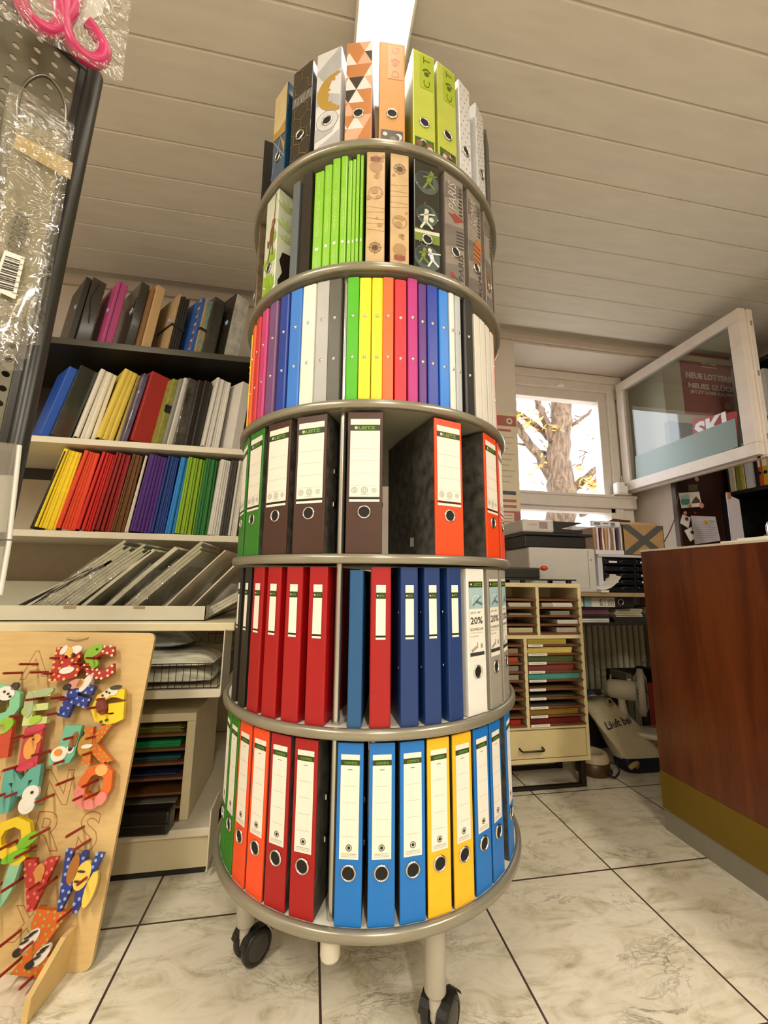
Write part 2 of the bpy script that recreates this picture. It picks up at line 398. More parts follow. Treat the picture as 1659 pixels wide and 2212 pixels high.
# lottery poster on the wall beside the recess, seen through the open pane
po = thing('lottery_poster', 'dark red lottery poster on the wall seen through the open window pane', 'poster', TR(2.70, YW - .004, 2.02))
PX0, PX1 = at(1467, 770, y=2.366).x - 2.70, .36
pz = lambda v: at(1500, v, y=2.366).z - 2.02
m = MB(); m.box(PX0, PX1, -.004, 0, pz(895), pz(752)); m.build('sheet', mk('poster_red', '#a4484a', 0.5, noise=0.1, scale=8), po)
m = MB(); cxx = (at(1482, 810, y=2.366).x + at(1582, 820, y=2.366).x) / 2 - 2.70; wid = at(1584, 815, y=2.366).x - at(1480, 807, y=2.366).x
m.text('SKL', cxx - .0, pz(779), .05, -.0055, 0, bold=.04, wd=.125); m.rect(cxx - .07, cxx + .07, pz(790) - .006, pz(790), -.0055)
m.text('NEUE LOTTERIE.', cxx, pz(812), .048, -.0055, 0, bold=.04, wd=wid); m.text('NEUES GLÜCK.', cxx + .01, pz(831) - .006, .052, -.0055, 0, bold=.04, wd=wid * .98); m.text('JETZT LOSE KAUFEN.', cxx + .015, pz(846) - .006, .032, -.0055, 0, bold=.03, wd=wid * .96)
m.build('lettering', mk('poster_white', '#efe8e4', 0.5, noise=0), po)
for bx, bz, br in ((cxx + .12, pz(868) - .01, .028), (cxx + .2, pz(876) - .01, .022)): m = MB(); m.disc(bx, bz, br, -.006); m.build('golden_ball', mk('poster_gold', '#b09a46', 0.4, noise=0.2), po)

# ---- outside: sky is the world; a big tree and a pale house across the street
BARK = mk('bark', '#3c2c1e', 0.9, noise=0.4, scale=9, bump=1.0, bscale=12, stretch=(2.5, 2.5, .6), hex2='#79634d')
def wob(pts, amp, n=5):
    out = []
    pts = [Vector(p) for p in pts]
    for i in range(len(pts) - 1):
        for k in range(n):
            t = k / n; out.append(pts[i].lerp(pts[i + 1], t) + Vector((random.uniform(-amp, amp), random.uniform(-amp, amp), random.uniform(-amp, amp) * .4)))
    return out + [pts[-1]]
TY = 6.5
def tp(u, v, dy=0): return at(u, v, y=TY + dy)
tree = MB()
def limb(px, r0, r1, amp=.03, dy=0):
    p = wob([tp(*q, dy) for q in px], amp); k = len(p); tree.tube(p, [r0 + (r1 - r0) * i / (k - 1) for i in range(k)], 12)
s = 6.2 / FPX * 1.02
limb([(1222, 1420), (1218, 1180), (1212, 1060), (1206, 1000)], 40 * s, 30 * s, .05)
limb([(1208, 1040), (1205, 960), (1214, 880), (1222, 780), (1226, 640), (1235, 480)], 30 * s, 18 * s, .04)
limb([(1205, 1060), (1165, 985), (1120, 925), (1070, 860), (1010, 800)], 13 * s, 6 * s, .03, .1)
limb([(1232, 1060), (1262, 1035), (1310, 995), (1390, 930)], 12 * s, 6 * s, .03, .1)
limb([(1192, 955), (1172, 895), (1152, 850), (1140, 790)], 11 * s, 6 * s, .03)
limb([(1190, 950), (1160, 920), (1125, 895), (1080, 870)], 9 * s, 4 * s, .03, .2)
limb([(1236, 918), (1262, 900), (1296, 872), (1350, 830)], 5 * s, 2.5 * s, .02)
limb([(1200, 985), (1165, 975), (1140, 962), (1100, 955)], 7 * s, 2 * s, .02, .2)
limb([(1215, 1110), (1175, 1090), (1130, 1085), (1060, 1060)], 12 * s, 5 * s, .03, .2)
limb([(1250, 1110), (1290, 1100), (1330, 1092)], 10 * s, 5 * s, .03, .2)
for k in range(26):
    u, v = random.uniform(1110, 1320), random.uniform(830, 1060); tree.tube(wob([tp(u, v), tp(u + random.uniform(-40, 40), v - random.uniform(5, 30))], .02, 3), .012, 5)
to = thing('autumn_tree', 'big bare-trunked tree with a few yellow leaves outside the window', 'tree', TR(tp(1222, 1420).x, TY, 0))
tree.M = None; b_ = MB(to.matrix_world.inverted()); b_.add(tree.v, tree.f, 0, True); b_.build('trunk', BARK, to)
lv = MB(to.matrix_world.inverted())
for (cu, cv, ru, rv, nn) in ((1135, 905, 38, 28, 120), (1200, 925, 40, 12, 50), (1210, 855, 25, 12, 30), (1285, 1050, 42, 25, 150), (1160, 1000, 40, 40, 25), (1250, 930, 40, 30, 20), (1290, 985, 25, 18, 25), (1125, 850, 25, 15, 20), (1250, 1010, 18, 12, 14), (1270, 880, 25, 20, 12)):
    for k in range(nn):
        c = tp(random.gauss(cu, ru * .55), random.gauss(cv, rv * .55), random.uniform(-.3, .3)); q = random.uniform(.035, .085)
        e1 = Vector((random.uniform(-1, 1), random.uniform(-1, 1), random.uniform(-1, 1))).normalized() * q; e2 = e1.orthogonal().normalized() * q * .5
        lv.poly([c - e1, c + e2, c + e1, c - e2], 0 if random.random() < .7 else 1)
lo = lv.build('leaves', [mk('leaf_yellow', '#d2a23a', 0.6, noise=0.2), mk('leaf_russet', '#a8642e', 0.6, noise=0.2)], to, 'stuff')
ho = thing('street_house', 'pale rendered house across the street mirrored in the open window pane', 'building', TR(-3.0, 9.5, -4.0))
hb = MB(); hb.box(-4, 6.2, 0, 3, 0, 6.6); hb.build('facade', mk('house_render', '#c9cbd6', 0.8, noise=0.05), ho)
for i in range(4):
    f_ = MB(); x = -2.6 + i * 2.2; f_.box(x - .55, x + .55, -.06, .01, 3.9, 5.5); f_.box(x - .65, x + .65, -.14, .01, 3.78, 3.9); fo = f_.build('house_window', mk('house_trim', '#9c9aa0', 0.6, noise=0.05), ho)
    MB().box(x - .45, x + .45, -.08, -.06, 4.0, 5.4).build('pane', mk('house_glass', '#55585f', 0.15, noise=0.1), fo)
g = MB(); g.box(-14, 16, 2.9 + .2, 26, -.4, -.3); struct(g, 'street_ground', mk('street', '#b9b4aa', 0.9, noise=0.1))

# ---- ceiling lamps
def ceiling_lamp(x, ya, yb, watts, label):
    o = thing('ceiling_lamp', label, 'lamp', TR(x, (ya + yb) / 2, ZC), 'fluorescent ceiling lamps'); L = (yb - ya) / 2
    m = MB(); m.box(-.098, .098, -L - .02, L + .02, -.018, 0, b=.003); m.box(-.098, -.088, -L - .02, L + .02, -.045, -.016, b=.002); m.box(.088, .098, -L - .02, L + .02, -.045, -.016, b=.002); m.box(-.098, .098, L + .008, L + .02, -.045, -.016, b=.002); m.box(-.098, .098, -L - .02, -L - .008, -.045, -.016, b=.002)
    m.build('housing', mk('lamp_housing', '#d9d3c6', 0.4, noise=0.02), o)
    m = MB(); m.lathe([(.001, -L), (.03, -L), (.03, L), (.001, L)], 12, 0, RX(-90) @ TR(0, 0, 0)); 
    m = MB(); m.prism([(-.086, -.02), (-.086, -.045), (-.06, -.062), (.06, -.062), (.086, -.045), (.086, -.02)], -L, L, 0, Matrix(((1, 0, 0, 0), (0, 0, 1, 0), (0, 1, 0, 0), (0, 0, 0, 1))))
    m.build('diffuser', mk('lamp_diffuser', '#fff8ea', 0.4, noise=0, emit=LAMP_GLOW), o)
    o.scale = (.88, 1, 1); lamp_light(x, ya, yb, ZC - .066, .125, watts)
    return o
ceiling_lamp(.143, -.35, 1.15, LAMP_WATTS[0], 'long white fluorescent lamp on the ceiling above the binder column')
ceiling_lamp(.148, -2.7, -1.2, LAMP_WATTS[1], 'fluorescent lamp on the ceiling behind the camera')
ceiling_lamp(-1.5, -1.3, .2, LAMP_WATTS[2], 'added unseen fluorescent fill lamp on the ceiling over the pegboard aisle')  # out of view, added to brighten the shelving side of the room
ceiling_lamp(1.75, -1.6, -.1, LAMP_WATTS[3], 'added unseen fluorescent fill lamp on the ceiling over the counter')  # another unseen lamp, added as extra fill from the counter side

# ================================================================== THE ROTATING BINDER COLUMN
AXX, AXY, Z0, STEP, RD = 0.1887, 1.2461, 0.2774, 0.3457, 0.404
tz = Vector((-0.0085, -0.0045, 1)).normalized()                      # the column leans a touch
txv = Vector((1, 0, 0)); txv = (txv - tz * txv.dot(tz)).normalized(); tyv = tz.cross(txv)
CM = Matrix((txv, tyv, tz)).transposed().to_4x4(); CM.translation = Vector((AXX, AXY, 0)) - Vector((tz.x, tz.y, 0)) / tz.z * Z0
RIM = mk('rim_metal', '#938e7d', 0.26, 0.4, noise=0.05, scale=10)
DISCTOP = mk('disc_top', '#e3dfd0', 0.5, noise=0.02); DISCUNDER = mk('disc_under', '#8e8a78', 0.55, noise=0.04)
POLE = mk('pole_steel', '#b9b7ae', 0.22, 0.9, noise=0.0)
CASTG = mk('caster_grey', '#b3ada0', 0.4, noise=0.03)
col = thing('binder_carousel', 'tall round six-tier binder display on casters in the middle of the shop', 'display stand', CM)
for k in range(6):
    z = Z0 + k * STEP
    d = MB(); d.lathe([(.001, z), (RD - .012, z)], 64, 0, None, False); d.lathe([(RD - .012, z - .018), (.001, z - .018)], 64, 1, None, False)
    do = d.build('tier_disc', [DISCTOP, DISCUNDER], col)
    r = MB(); r.lathe([(RD - .014, z - .0185), (RD - .004, z - .0195), (RD - .001, z - .017), (RD, z - .011), (RD, z - .006), (RD - .002, z - .001), (RD - .006, z + .0015), (RD - .013, z + .0015), (RD - .014, z)], 96)
    r.build('rim', RIM, do)
for a in (-19.3, 100.7, 220.7):
    q = MB(RZ(a) @ TR(0, -.372, 0))
    for k in range(5): q.tube([(0, 0, Z0 + k * STEP), (0, 0, Z0 + (k + 1) * STEP - .018)], .0075, 14)
    po = q.build('pole', POLE, col)
    f = MB(RZ(a) @ TR(0, -.372, 0)); f.lathe([(.001, Z0 - .062), (.018, Z0 - .062), (.019, Z0 - .058), (.019, Z0 - .018)], 20); f.build('pole_socket', mk('socket_white', '#cfc9ba', 0.45, noise=0), po)
for i, a in enumerate((17.5, 107.5, 197.5, -77.5)):
    M = RZ(a) @ TR(0, -.318, 0)
    q = MB(M); q.lathe([(.001, .088), (.020, .088), (.0225, .092), (.0225, Z0 - .018)], 22)
    lg = q.build('leg', CASTG, col)
    Mc = M @ RZ((-62, 40, 10, 25)[i]) @ TR(0, .022, 0)
    c = MB(Mc)
    c.box(-.009, .009, -.034, .030, .036, .080, b=.008); c.tube([(0, -.022, .06), (0, -.022, .10)], .013, 14); 
    cs = c.build('caster_fork', CASTG, lg)
    wv = MB(Mc)
    for sx in (-1, 1):
        wv.lathe([(.001, .010), (.034, .010), (.0385, .014), (.0385, .024), (.034, .029), (.028, .030)], 28, 0, TR(0, 0, .0385) @ RY(90 * sx))
        wv.lathe([(.028, .0285), (.022, .0305), (.006, .031), (.001, .031)], 28, 1, TR(0, 0, .0385) @ RY(90 * sx))
    for k in range(9):
        t0, t1 = R(20 + 16 * k), R(36 + 16 * k)
        for sx in (-1, 1):
            wv.add([(sx * x, .043 * math.cos(t), .0385 + .043 * math.sin(t)) for t in (t0, t1) for x in (.009, .03)], [(0, 1, 3, 2)], 0)
    wv.build('caster_wheel', [BLACKPL, mk('hub_grey', '#3b3733', 0.4, noise=0)], lg)

def spot(k, ang, r=.390): return CM @ RZ(ang) @ TR(0, -r, Z0 + k * STEP + .0016)

# ---------- ways to build one binder (origin: middle of the spine's foot, spine facing -Y)
def side_boards(o, w, wb, h, d, m, t=.0025, name='cover_board'):
    for s in (-1, 1):
        q = MB(); a, b = s * w / 2, s * wb / 2
        poly = [(a, .002), (b, d), (b - s * t, d), (a - s * t, .002)]
        q.prism(poly if s < 0 else poly[::-1], .0, h, 0); q.build(name, m, o)
def ring_at(o, z, y=-.0006, r=.0135):
    q = MB(); q.disc(0, z, r * .86, y - .0002, 1, 20); 
    q.lathe([(r * .84, -.0005), (r * .88, .0022), (r * .98, .0026), (r * 1.08, .0004)], 24, 0, TR(0, y, z) @ RX(90)); q.build('finger_ring', [CHROME, HOLE], o)
def lever_arch(o, w, wb, spine_m, side_m, lab, h=.318, d=.268, slots=True):
    q = MB(); q.box(-w / 2, w / 2, 0, .005, 0, h, b=.0016); q.build('spine', spine_m, o)
    side_boards(o, w, wb, h - .001, d, side_m)
    if lab: lab(o, w, h)
    ring_at(o, h * .283)
    if slots:
        for f in (.365, .61):
            q = MB()
            for yy in (.045,):
                xs = w / 2 - (w - wb) / 2 * yy / d
                q.box(xs - .002, xs + .004, yy, yy + .021, h * f - .006, h * f + .006, b=.002)
                q.box(xs + .0035, xs + .0044, yy + .003, yy + .018, h * f - .003, h * f + .003, 1)
            q.build('lock_slot', [CHROME, HOLE], o)
def seal(q, x, z, r, y):
    q.ringf(x, z, r * .82, r, y, 2, 18); q.ringf(x, z, r * .35, r * .55, y, 2, 12)
def leitz_label(small=False):
    def f(o, w, h):
        q = MB(); y = -.0005; hw = w * .42; T = lambda v: h * (1 - v)
        q.rect(-hw, hw, T(.097), T(.054), y, 0); q.rect(-hw, hw, T(.138), T(.100), y, 1); q.rect(-hw, hw, T(.613), T(.141), y, 0)
        q.rect(-hw, hw, T(.627), T(.616), y, 4); q.rect(-hw, hw, T(.647), T(.630), y, 0)
        q.text('LEITZ', hw * .12, T(.119), h * .024, y - .0003, 3, bold=.05, wd=hw * 1.15); q.disc(-hw * .62, T(.119), h * .011, y - .0003, 5, 14)
        q.flat([(-hw * .66, T(.114)), (-hw * .5, T(.119)), (-hw * .66, T(.126))], y - .0004, 3)
        for k in range(4): q.rect(-hw * .97, hw * .97, T(.27 + .088 * k) - .0002, T(.27 + .088 * k) + .0002, y - .0002, 2)
        for i, x in enumerate((-.66, 0, .64)): seal(q, hw * x, T(.567), h * (.0215, .024, .017)[i], y - .0003)
        q.rect(-hw * .3, hw * .3, T(.599), T(.597), y - .0003, 2)
        q.build('spine_label', [WHITE, BANDDARK, GREYINK, GREENINK, BLACK, WHITE], o)
    return f
def contra_label(o, w, h):
    q = MB(); y = -.0005; hw = w * .36; T = lambda v: h * (1 - v)
    q.rect(-hw, hw, T(.645), T(.066), y, 0); q.rect(-hw, hw, T(.128), T(.097), y - .0002, 1)
    q.text('contra', .001, T(.1125), h * .017, y - .0004, 3, wd=hw * 1.35, bold=.02); q.rect(-hw * .25, hw * .25, T(.154), T(.151), y - .0002, 4)
    for k in range(5): q.rect(-hw * .72, hw * .72, T(.245 + .0925 * k) - .00022, T(.245 + .0925 * k) + .00022, y - .0002, 2)
    q.ringf(0, T(.583), h * .0145, h * .0185, y - .0003, 4, 18); q.disc(0, T(.583), h * .0095, y - .0003, 4, 12)
    for k in range(3): q.rect(-hw * .78, hw * .78, T(.616 + .0075 * k) - .0003, T(.616 + .0075 * k) + .0003, y - .0002, 2)
    q.build('spine_label', [WHITE, BANDDARK, GREYINK, GREENINK, BLACK], o)
def small_label(o, w, h):
    q = MB(); y = -.0006; hw = w * .235; T = lambda v: h * (1 - v)
    q.rect(-hw, hw, T(.167), T(.118), y, 0); q.rect(-hw, hw, T(.207), T(.167), y, 1); q.rect(-hw, hw, T(.440), T(.207), y, 0); q.rect(-hw, hw, T(.452), T(.441), y, 4); q.rect(-hw, hw, T(.466), T(.453), y, 0)
    q.text('LEITZ', hw * .15, T(.187), h * .012, y - .0003, 3, wd=hw * 1.1, bold=.03); q.disc(-hw * .68, T(.187), h * .005, y - .0003, 0, 10)
    q.build('spine_label', [WHITE, BANDDARK, GREYINK, GREENINK, BLACK], o)
def promo_label(o, w, h):
    q = MB(); y = -.0006; hw = w * .39; T = lambda v: h * (1 - v)
    q.rect(-hw, hw, T(.64), T(.075), y, 0); q.rect(-hw, hw, T(.135), T(.092), y - .0002, 1); q.text('LEITZ', hw * .25, T(.113), h * .021, y - .0004, 3, wd=hw * 1.2, bold=.05); q.disc(-hw * .68, T(.113), h * .008, y - .0004, 0, 12)
    q.rect(-hw, hw, T(.285), T(.135), y - .0002, 2); q.ringf(0, T(.235), h * .042, h * .046, y - .0004, 0, 16, 10, 190); q.line(-hw * .5, T(.265), hw * .7, T(.2), .004, y - .0004, 5); q.line(0, T(.235), hw * .9, T(.255), .006, y - .0004, 5)
    q.text('LEITZ 180°', -hw * .1, T(.312), h * .0135, y - .0003, 4, wd=hw * 1.45); q.text('20%', 0, T(.368), h * .05, y - .0003, 4, wd=hw * 1.75, bold=.02)
    q.text('SCHNELLER', 0, T(.428), h * .018, y - .0003, 4, wd=hw * 1.85, bold=.01)
    for i, t in enumerate(('ÖFFNEN, FÜLLEN,', 'SCHLIESSEN')): q.text(t, -hw * (.05 + .3 * i), T(.452 + .024 * i), h * .010, y - .0003, 6, wd=hw * (1.75 - .6 * i))
    q.line(-hw * .8, T(.575), hw * .1, T(.545), .006, y - .0003, 6); q.text('5', hw * .05, T(.53), h * .02, y - .0003, 4, bold=.02); q.rect(hw * .5, hw * .8, T(.56), T(.53), y - .0003, 6); q.rect(-hw, hw, T(.61), T(.585), y - .0003, 4)
    q.build('spine_label', [WHITE, BANDDARK, mk('promo_teal', '#9fbcc2', 0.5, noise=0.15), GREENINK, mk('dark_print', '#3a3a3a', 0.5, noise=0), mk('promo_dark', '#58767f', 0.5, noise=0), GREYINK], o)
def u_cover(o, w, wb, h, d, m, name='cover', rr=.004, t=.0022):
    a, b = w / 2, wb / 2
    outer = [(-b, d), (-a, rr), (-a + rr * .3, rr * .3), (-a + rr, 0), (a - rr, 0), (a - rr * .3, rr * .3), (a, rr), (b, d)]
    inner = [(b - t, d), (a - t, rr + t), (-a + t, rr + t), (-b + t, d)]
    q = MB(); q.prism(outer + inner, 0, h, 0); return q.build(name, m, o)
def rivet(o, pts, r=.0036):
    for x, y, z, M in pts:
        q = MB(); q.lathe([(r * 1.2, 0), (r, .0012), (r * .6, .0022), (.0001, .0025)], 12, 0, TR(x, y, z) @ M); q.build('rivet', CHROME, o)
FRONT = RX(90)
def ring_binder(w, wb, m, h=.312, d=.245):
    def f(o):
        u_cover(o, w, wb, h, d, m); rivet(o, [(0, 0, h * .677, FRONT), (0, 0, h * .343, FRONT)])
    return f
def label_binder(w, wb, m, lab=True, h=.318, d=.255, rv=True):
    def f(o):
        u_cover(o, w, wb, h, d, m, rr=.003)
        if lab: small_label(o, w, h)
        if rv:
            yy = .022; xs = -w / 2 + (w - wb) / 2 * yy / d
            rivet(o, [(xs, yy, h * .70, RY(-90)), (xs, yy, h * .345, RY(-90))], .003)
    return f

# ---------- lever arch spines
def plastic(nm, hx, **k): return mk(nm, hx, k.pop('rough', .42), noise=.04, scale=40, bump=.06, bscale=400, **k)
BLUE = plastic('binder_blue', '#1070c4'); YEL = plastic('binder_yellow', '#eeb91d'); ORA = plastic('binder_orange', '#ec4a1a'); RED = plastic('binder_red', '#a0090f')
GRN = plastic('binder_green', '#2c7d1d'); BRN = plastic('binder_brown', '#43281d'); NAVY = plastic('binder_navy', '#17366f'); LBL = plastic('binder_light_blue', '#1c5485'); WHT = plastic('binder_white', '#e8e6e0'); GRY = plastic('binder_grey', '#9c988c'); BLK = plastic('binder_black', '#1c1a17')
G1 = 'lever arch binders on the lowest tier'
# lowest tier
for key, m, ang, lab in (
    ('green', GRN, -71.0, 'green binder on the lowest tier squeezed behind its green twin at the end'), ('green', GRN, -62.4, 'green binder on the lowest tier next to the first orange one'),
    ('orange', ORA, -53.9, 'orange binder on the lowest tier touching the green binders'), ('orange', ORA, -45.3, 'orange binder on the lowest tier touching the dark red ones'),
    ('red', RED, -36.7, 'dark red binder on the lowest tier next to the orange ones'), ('red', RED, -27.6, 'dark red binder on the lowest tier showing its black marbled side by the pole'),
    ('blue', BLUE, -14.0, 'blue binder on the lowest tier just beside the steel pole'), ('blue', BLUE, -4.8, 'blue binder on the lowest tier, middle one of the three standing at the front'), ('blue', BLUE, 4.2, 'blue binder on the lowest tier touching the yellow ones at the front'),
    ('yellow', YEL, 12.6, 'yellow binder on the lowest tier next to the front blue trio'), ('yellow', YEL, 21.4, 'yellow binder on the lowest tier next to the rear blue binders'),
    ('blue', BLUE, 30.2, 'blue binder on the lowest tier directly after the second yellow one'), ('blue', BLUE, 38.8, 'blue binder on the lowest tier half hidden behind the one after the yellow pair'), ('blue', BLUE, 52.0, 'blue binder on the lowest tier, last sliver at the far edge with no label showing')):
    place('contra_' + key, lambda o, m=m: lever_arch(o, .0515, .0155, m, CLOUD, contra_label), 'lever_arch_binder', lab, 'binder', spot(0, ang, .390), G1)
# second tier from the floor: ring binders
G2 = 'ring binders on the second lowest tier'
for key, w, m, ang, lab, kind in (
    ('black', .034, BLK, -68.0, 'black ring binder on the second lowest tier, farthest sliver at the end', 1), ('black', .034, BLK, -59.4, 'black ring binder on the second lowest tier touching the first red one', 1),
    ('red', .043, RED, -51.4, 'red ring binder on the second lowest tier touching the black ones', 1), ('red', .043, RED, -42.9, 'second red ring binder from the black ones on the second lowest tier', 1),
    ('red', .043, RED, -34.2, 'third red ring binder from the black ones on the second lowest tier', 1), ('red', .043, RED, -25.5, 'red ring binder on the second lowest tier right before the steel pole', 1),
    ('lightblue', .029, LBL, -13.2, 'slim plain petrol blue ring binder without label just past the steel pole', 0), ('red', .043, RED, -5.6, 'lone red ring binder between the slim petrol blue one and the navy ones', 1),
    ('navy', .039, NAVY, 3.4, 'navy ring binder on the second lowest tier nearest the lone red one', 1), ('navy', .039, NAVY, 11.2, 'navy ring binder on the second lowest tier, middle of the three navy ones', 1), ('navy', .039, NAVY, 19.6, 'navy ring binder on the second lowest tier touching the white one', 1)):
    place('ring_' + key, label_binder(w, .016, m, bool(kind), h=(.318 if kind else .311), rv=bool(kind) and key == 'navy' or key == 'red'), 'ring_binder', lab, 'binder', spot(1, ang, .390), G2)
for m, ang, lab, nm in ((WHT, 29.4, 'white binder with a twenty percent offer sheet on the second lowest tier', 'w'), (GRY, 41.2, 'grey binder with a twenty percent offer sheet beside the white one', 'g'), (GRY, 53.0, 'grey binder at the far edge of the second lowest tier, label turned away', 'g')):
    place('promo_' + nm, lambda o, m=m: lever_arch(o, .064, .022, m, m, promo_label), 'lever_arch_binder', lab, 'binder', spot(1, ang , .390), 'wide offer binders on the second lowest tier')
# third tier from the floor
G3 = 'wide lever arch binders on the third tier'
for key, m, ang, lab in (
    ('green', GRN, -72.5, 'wide green binder on the third tier, outer one half cut off at the edge'), ('green', GRN, -58.4, 'wide green binder on the third tier touching the brown ones'),
    ('brown', BRN, -43.9, 'wide brown binder on the third tier touching the green ones'), ('brown', BRN, -29.8, 'wide brown binder on the third tier showing chrome slots in its marbled side'),
    ('brown', BRN, -11.2, 'wide brown binder standing alone just past the pole on the third tier'), ('orange', ORA, 18.2, 'wide orange binder on the third tier with its long black side in view'),
    ('orange', ORA, 43.0, 'wide orange binder on the third tier, narrower view after a black side'), ('orange', ORA, 57.0, 'wide orange binder on the third tier, last sliver at the rim')):
    o = place('leitz_' + key, lambda o, m=m: lever_arch(o, .0785, .024, m, CLOUD, leitz_label()), 'lever_arch_binder', lab, 'binder', spot(2, ang, .390), G3)
    if ang == 18.2:
        q = MB(); xs = -.0785 / 2 + .02725 * .115 / .268 - .0008; q.add([(xs, .10, .026), (xs, .125, .026), (xs, .125, .048), (xs, .10, .048)], [(3, 2, 1, 0)]); q.build('corner_sticker', mk('sticker_grey', '#b9b8ae', 0.3, noise=.05), o)
# fourth tier: slim colourful ring binders
G4 = 'slim ring binders on the fourth tier'
t4 = [(-84, .022, 'cream', '#d8d2a8'), (-78.5, .02, 'yellow', '#e9cf1c'), (-71.5, .03, 'orange', '#ee6a2c'), (-64.5, .031, 'red', '#d03b3f'), (-57.9, .031, 'pink', '#c8437e'), (-51.2, .036, 'mauve', '#76507f'), (-44.6, .032, 'royal blue', '#213f98'), (-38.7, .037, 'sky blue', '#3479d2'), (-32.9, .038, 'cream white', '#e6e1d2'), (-27.3, .036, 'silver grey', '#a8a9a6'), (-22.8, .0335, 'charcoal', '#4d4a3c'),
      (-16.2, .028, 'bright green', '#4fb510'), (-11.9, .028, 'lime yellow', '#dfdc2b'), (-7.7, .026, 'sun yellow', '#f3d312'), (-3.9, .0258, 'orange', '#ee6414'), (.5, .0285, 'red', '#d92a35'), (4.9, .025, 'magenta', '#b6307e'), (8.6, .021, 'purple', '#5b2a7c'), (12.6, .03, 'royal blue', '#0e2f9c'), (17.3, .029, 'azure blue', '#1479d8'), (21.0, .0175, 'white', '#e0ddd6'), (24.0, .02, 'pale grey', '#b3b9bd'), (29.8, .034, 'black', '#2a2822')]
for ang, w, cn, hx in t4:
    m = mk('ring_' + cn.replace(' ', '_') + ('_dull' if ang < -18 else ''), hx, .42, noise=.04, scale=30, bump=.06, bscale=300)
    where = 'on the fourth tier, in the outer run' if ang < -18 else 'on the fourth tier, in the front run'
    place('r4_' + str(ang), ring_binder(w, w * .34, m, h=(.312, .318, .309)[int(abs(ang * 10)) % 3] if ang > -18 else .312), 'ring_binder', 'slim %s ring binder with two rivets %s' % (cn, where), 'binder', spot(3, ang, .390), G4)
def plain_file(w, m, h=.30, d=.22, lines=True):
    def f(o):
        u_cover(o, w, w * .5, h, d, m, rr=.0015)
        q = MB(); q.box(-w * .3, w * .3, .006, d - .004, .006, h - .006); q.build('pages', WHITE, o)
    return f
for i, ang in enumerate((35.2, 39.6, 44.6, 50.0)):
    place('wf', plain_file(.027, mk('white_card', '#dedad0', 0.5, noise=.03), h=.292), 'ring_binder', ('white file beside the black binder on the fourth tier', 'white file on the fourth tier, second after the black binder', 'white file on the fourth tier, third after the black binder', 'white file on the fourth tier, last before the orange edge')[i], 'binder', spot(3, ang, .390), 'white files on the fourth tier')
place('r4_or', ring_binder(.02, .01, mk('ring_orange', '#ee6414')), 'ring_binder', 'sliver of an orange binder behind the white files on the fourth tier', 'binder', spot(3, 56, .386))

# ================================================================== PATTERNED BINDERS ON THE TWO TOP TIERS
GOLD = mk('gold_foil', '#c9a450', 0.3, 0.35, noise=0.0); COPPER = mk('copper_foil', '#cf8c58', 0.32, 0.3, noise=.05); PEACH = mk('peach_print', '#dfa98c', .4, noise=.03); OFFW = mk('offwhite_print', '#dcdad8', .4, noise=.02)
def gloss(nm, hx, **k): return mk(nm, hx, k.pop('rough', .16), coat=.5, **k)
HB, DB = .318, .262
def pattern_binder(w, wb, sm, design, mats, side=None, h=HB, d=DB, ring=True, rz=.283):
    def f(o):
        q = MB(); q.box(-w / 2, w / 2, 0, .005, 0, h, b=.002); q.build('spine', sm, o)
        side_boards(o, w, wb, h - .001, d, side or sm)
        if design:
            q = MB(); design(q, w, h, (-w / 2 + .001, w / 2 - .001, .001, h - .001)); q.build('spine_print', mats, o)
        if ring: ring_at(o, h * rz, -.0012)
    return f
def hexes(q, w, h, c):
    s = .027; y = -.0006
    for r in range(-1, 12):
        for k in range(-2, 3):
            cx, cz = (k + (r % 2) * .5) * s * 1.732, r * s * 1.5 + .006
            P_ = [(cx + s * math.sin(R(60 * i)), cz + s * math.cos(R(60 * i))) for i in range(6)]
            for i in range(6): q.line(*P_[i], *P_[(i + 1) % 6], .0017, y, 0, c)
            if r in (5, 8) :
                for i in range(11):
                    x = cx - s * .8 + i * s * .16; q.line(x, cz - s * .55, x + .001, cz + s * .55, .0011, y, 1, c)
def moon(q, w, h, c):
    y = -.0006
    for P_ in (((-.5, .8), (.5, 1), (.5, .78), (-.1, .66)), ((-.5, .45), (0, .5), (.5, .36), (.5, .5), (-.5, .62)), ((-.5, 0), (.5, 0), (.5, .16), (0, .09), (-.5, .03)), ((-.5, .1), (.2, .16), (.5, .3), (-.5, .22))):
        q.flat([(a * w, b * h) for a, b in P_], y, 1, c)
    for i in range(22):
        a0, a1 = R(75 + i * 9.5), R(75 + (i + 1) * 9.5); r1 = .062; r0 = .062 - .030 * math.sin(math.pi * (i + .5) / 22) - .003
        r0b = r0 + (random.uniform(-.006, .004)); cx, cz = w * .42, h * .55
        q.flat([(cx + r0b * math.cos(a0), cz + r0b * math.sin(a0)), (cx + r1 * math.cos(a0), cz + r1 * math.sin(a0)), (cx + r1 * math.cos(a1), cz + r1 * math.sin(a1)), (cx + r0b * math.cos(a1), cz + r0b * math.sin(a1))], y - .0002, 0, c)
    q.disc(0, h * .283, .031, y - .0002, 2, 24, clip=c); q.ringf(0, h * .283, .030, .0312, y - .0004, 3, 24); q.ringf(0, h * .283, .0145, .0155, y - .0004, 3, 24)
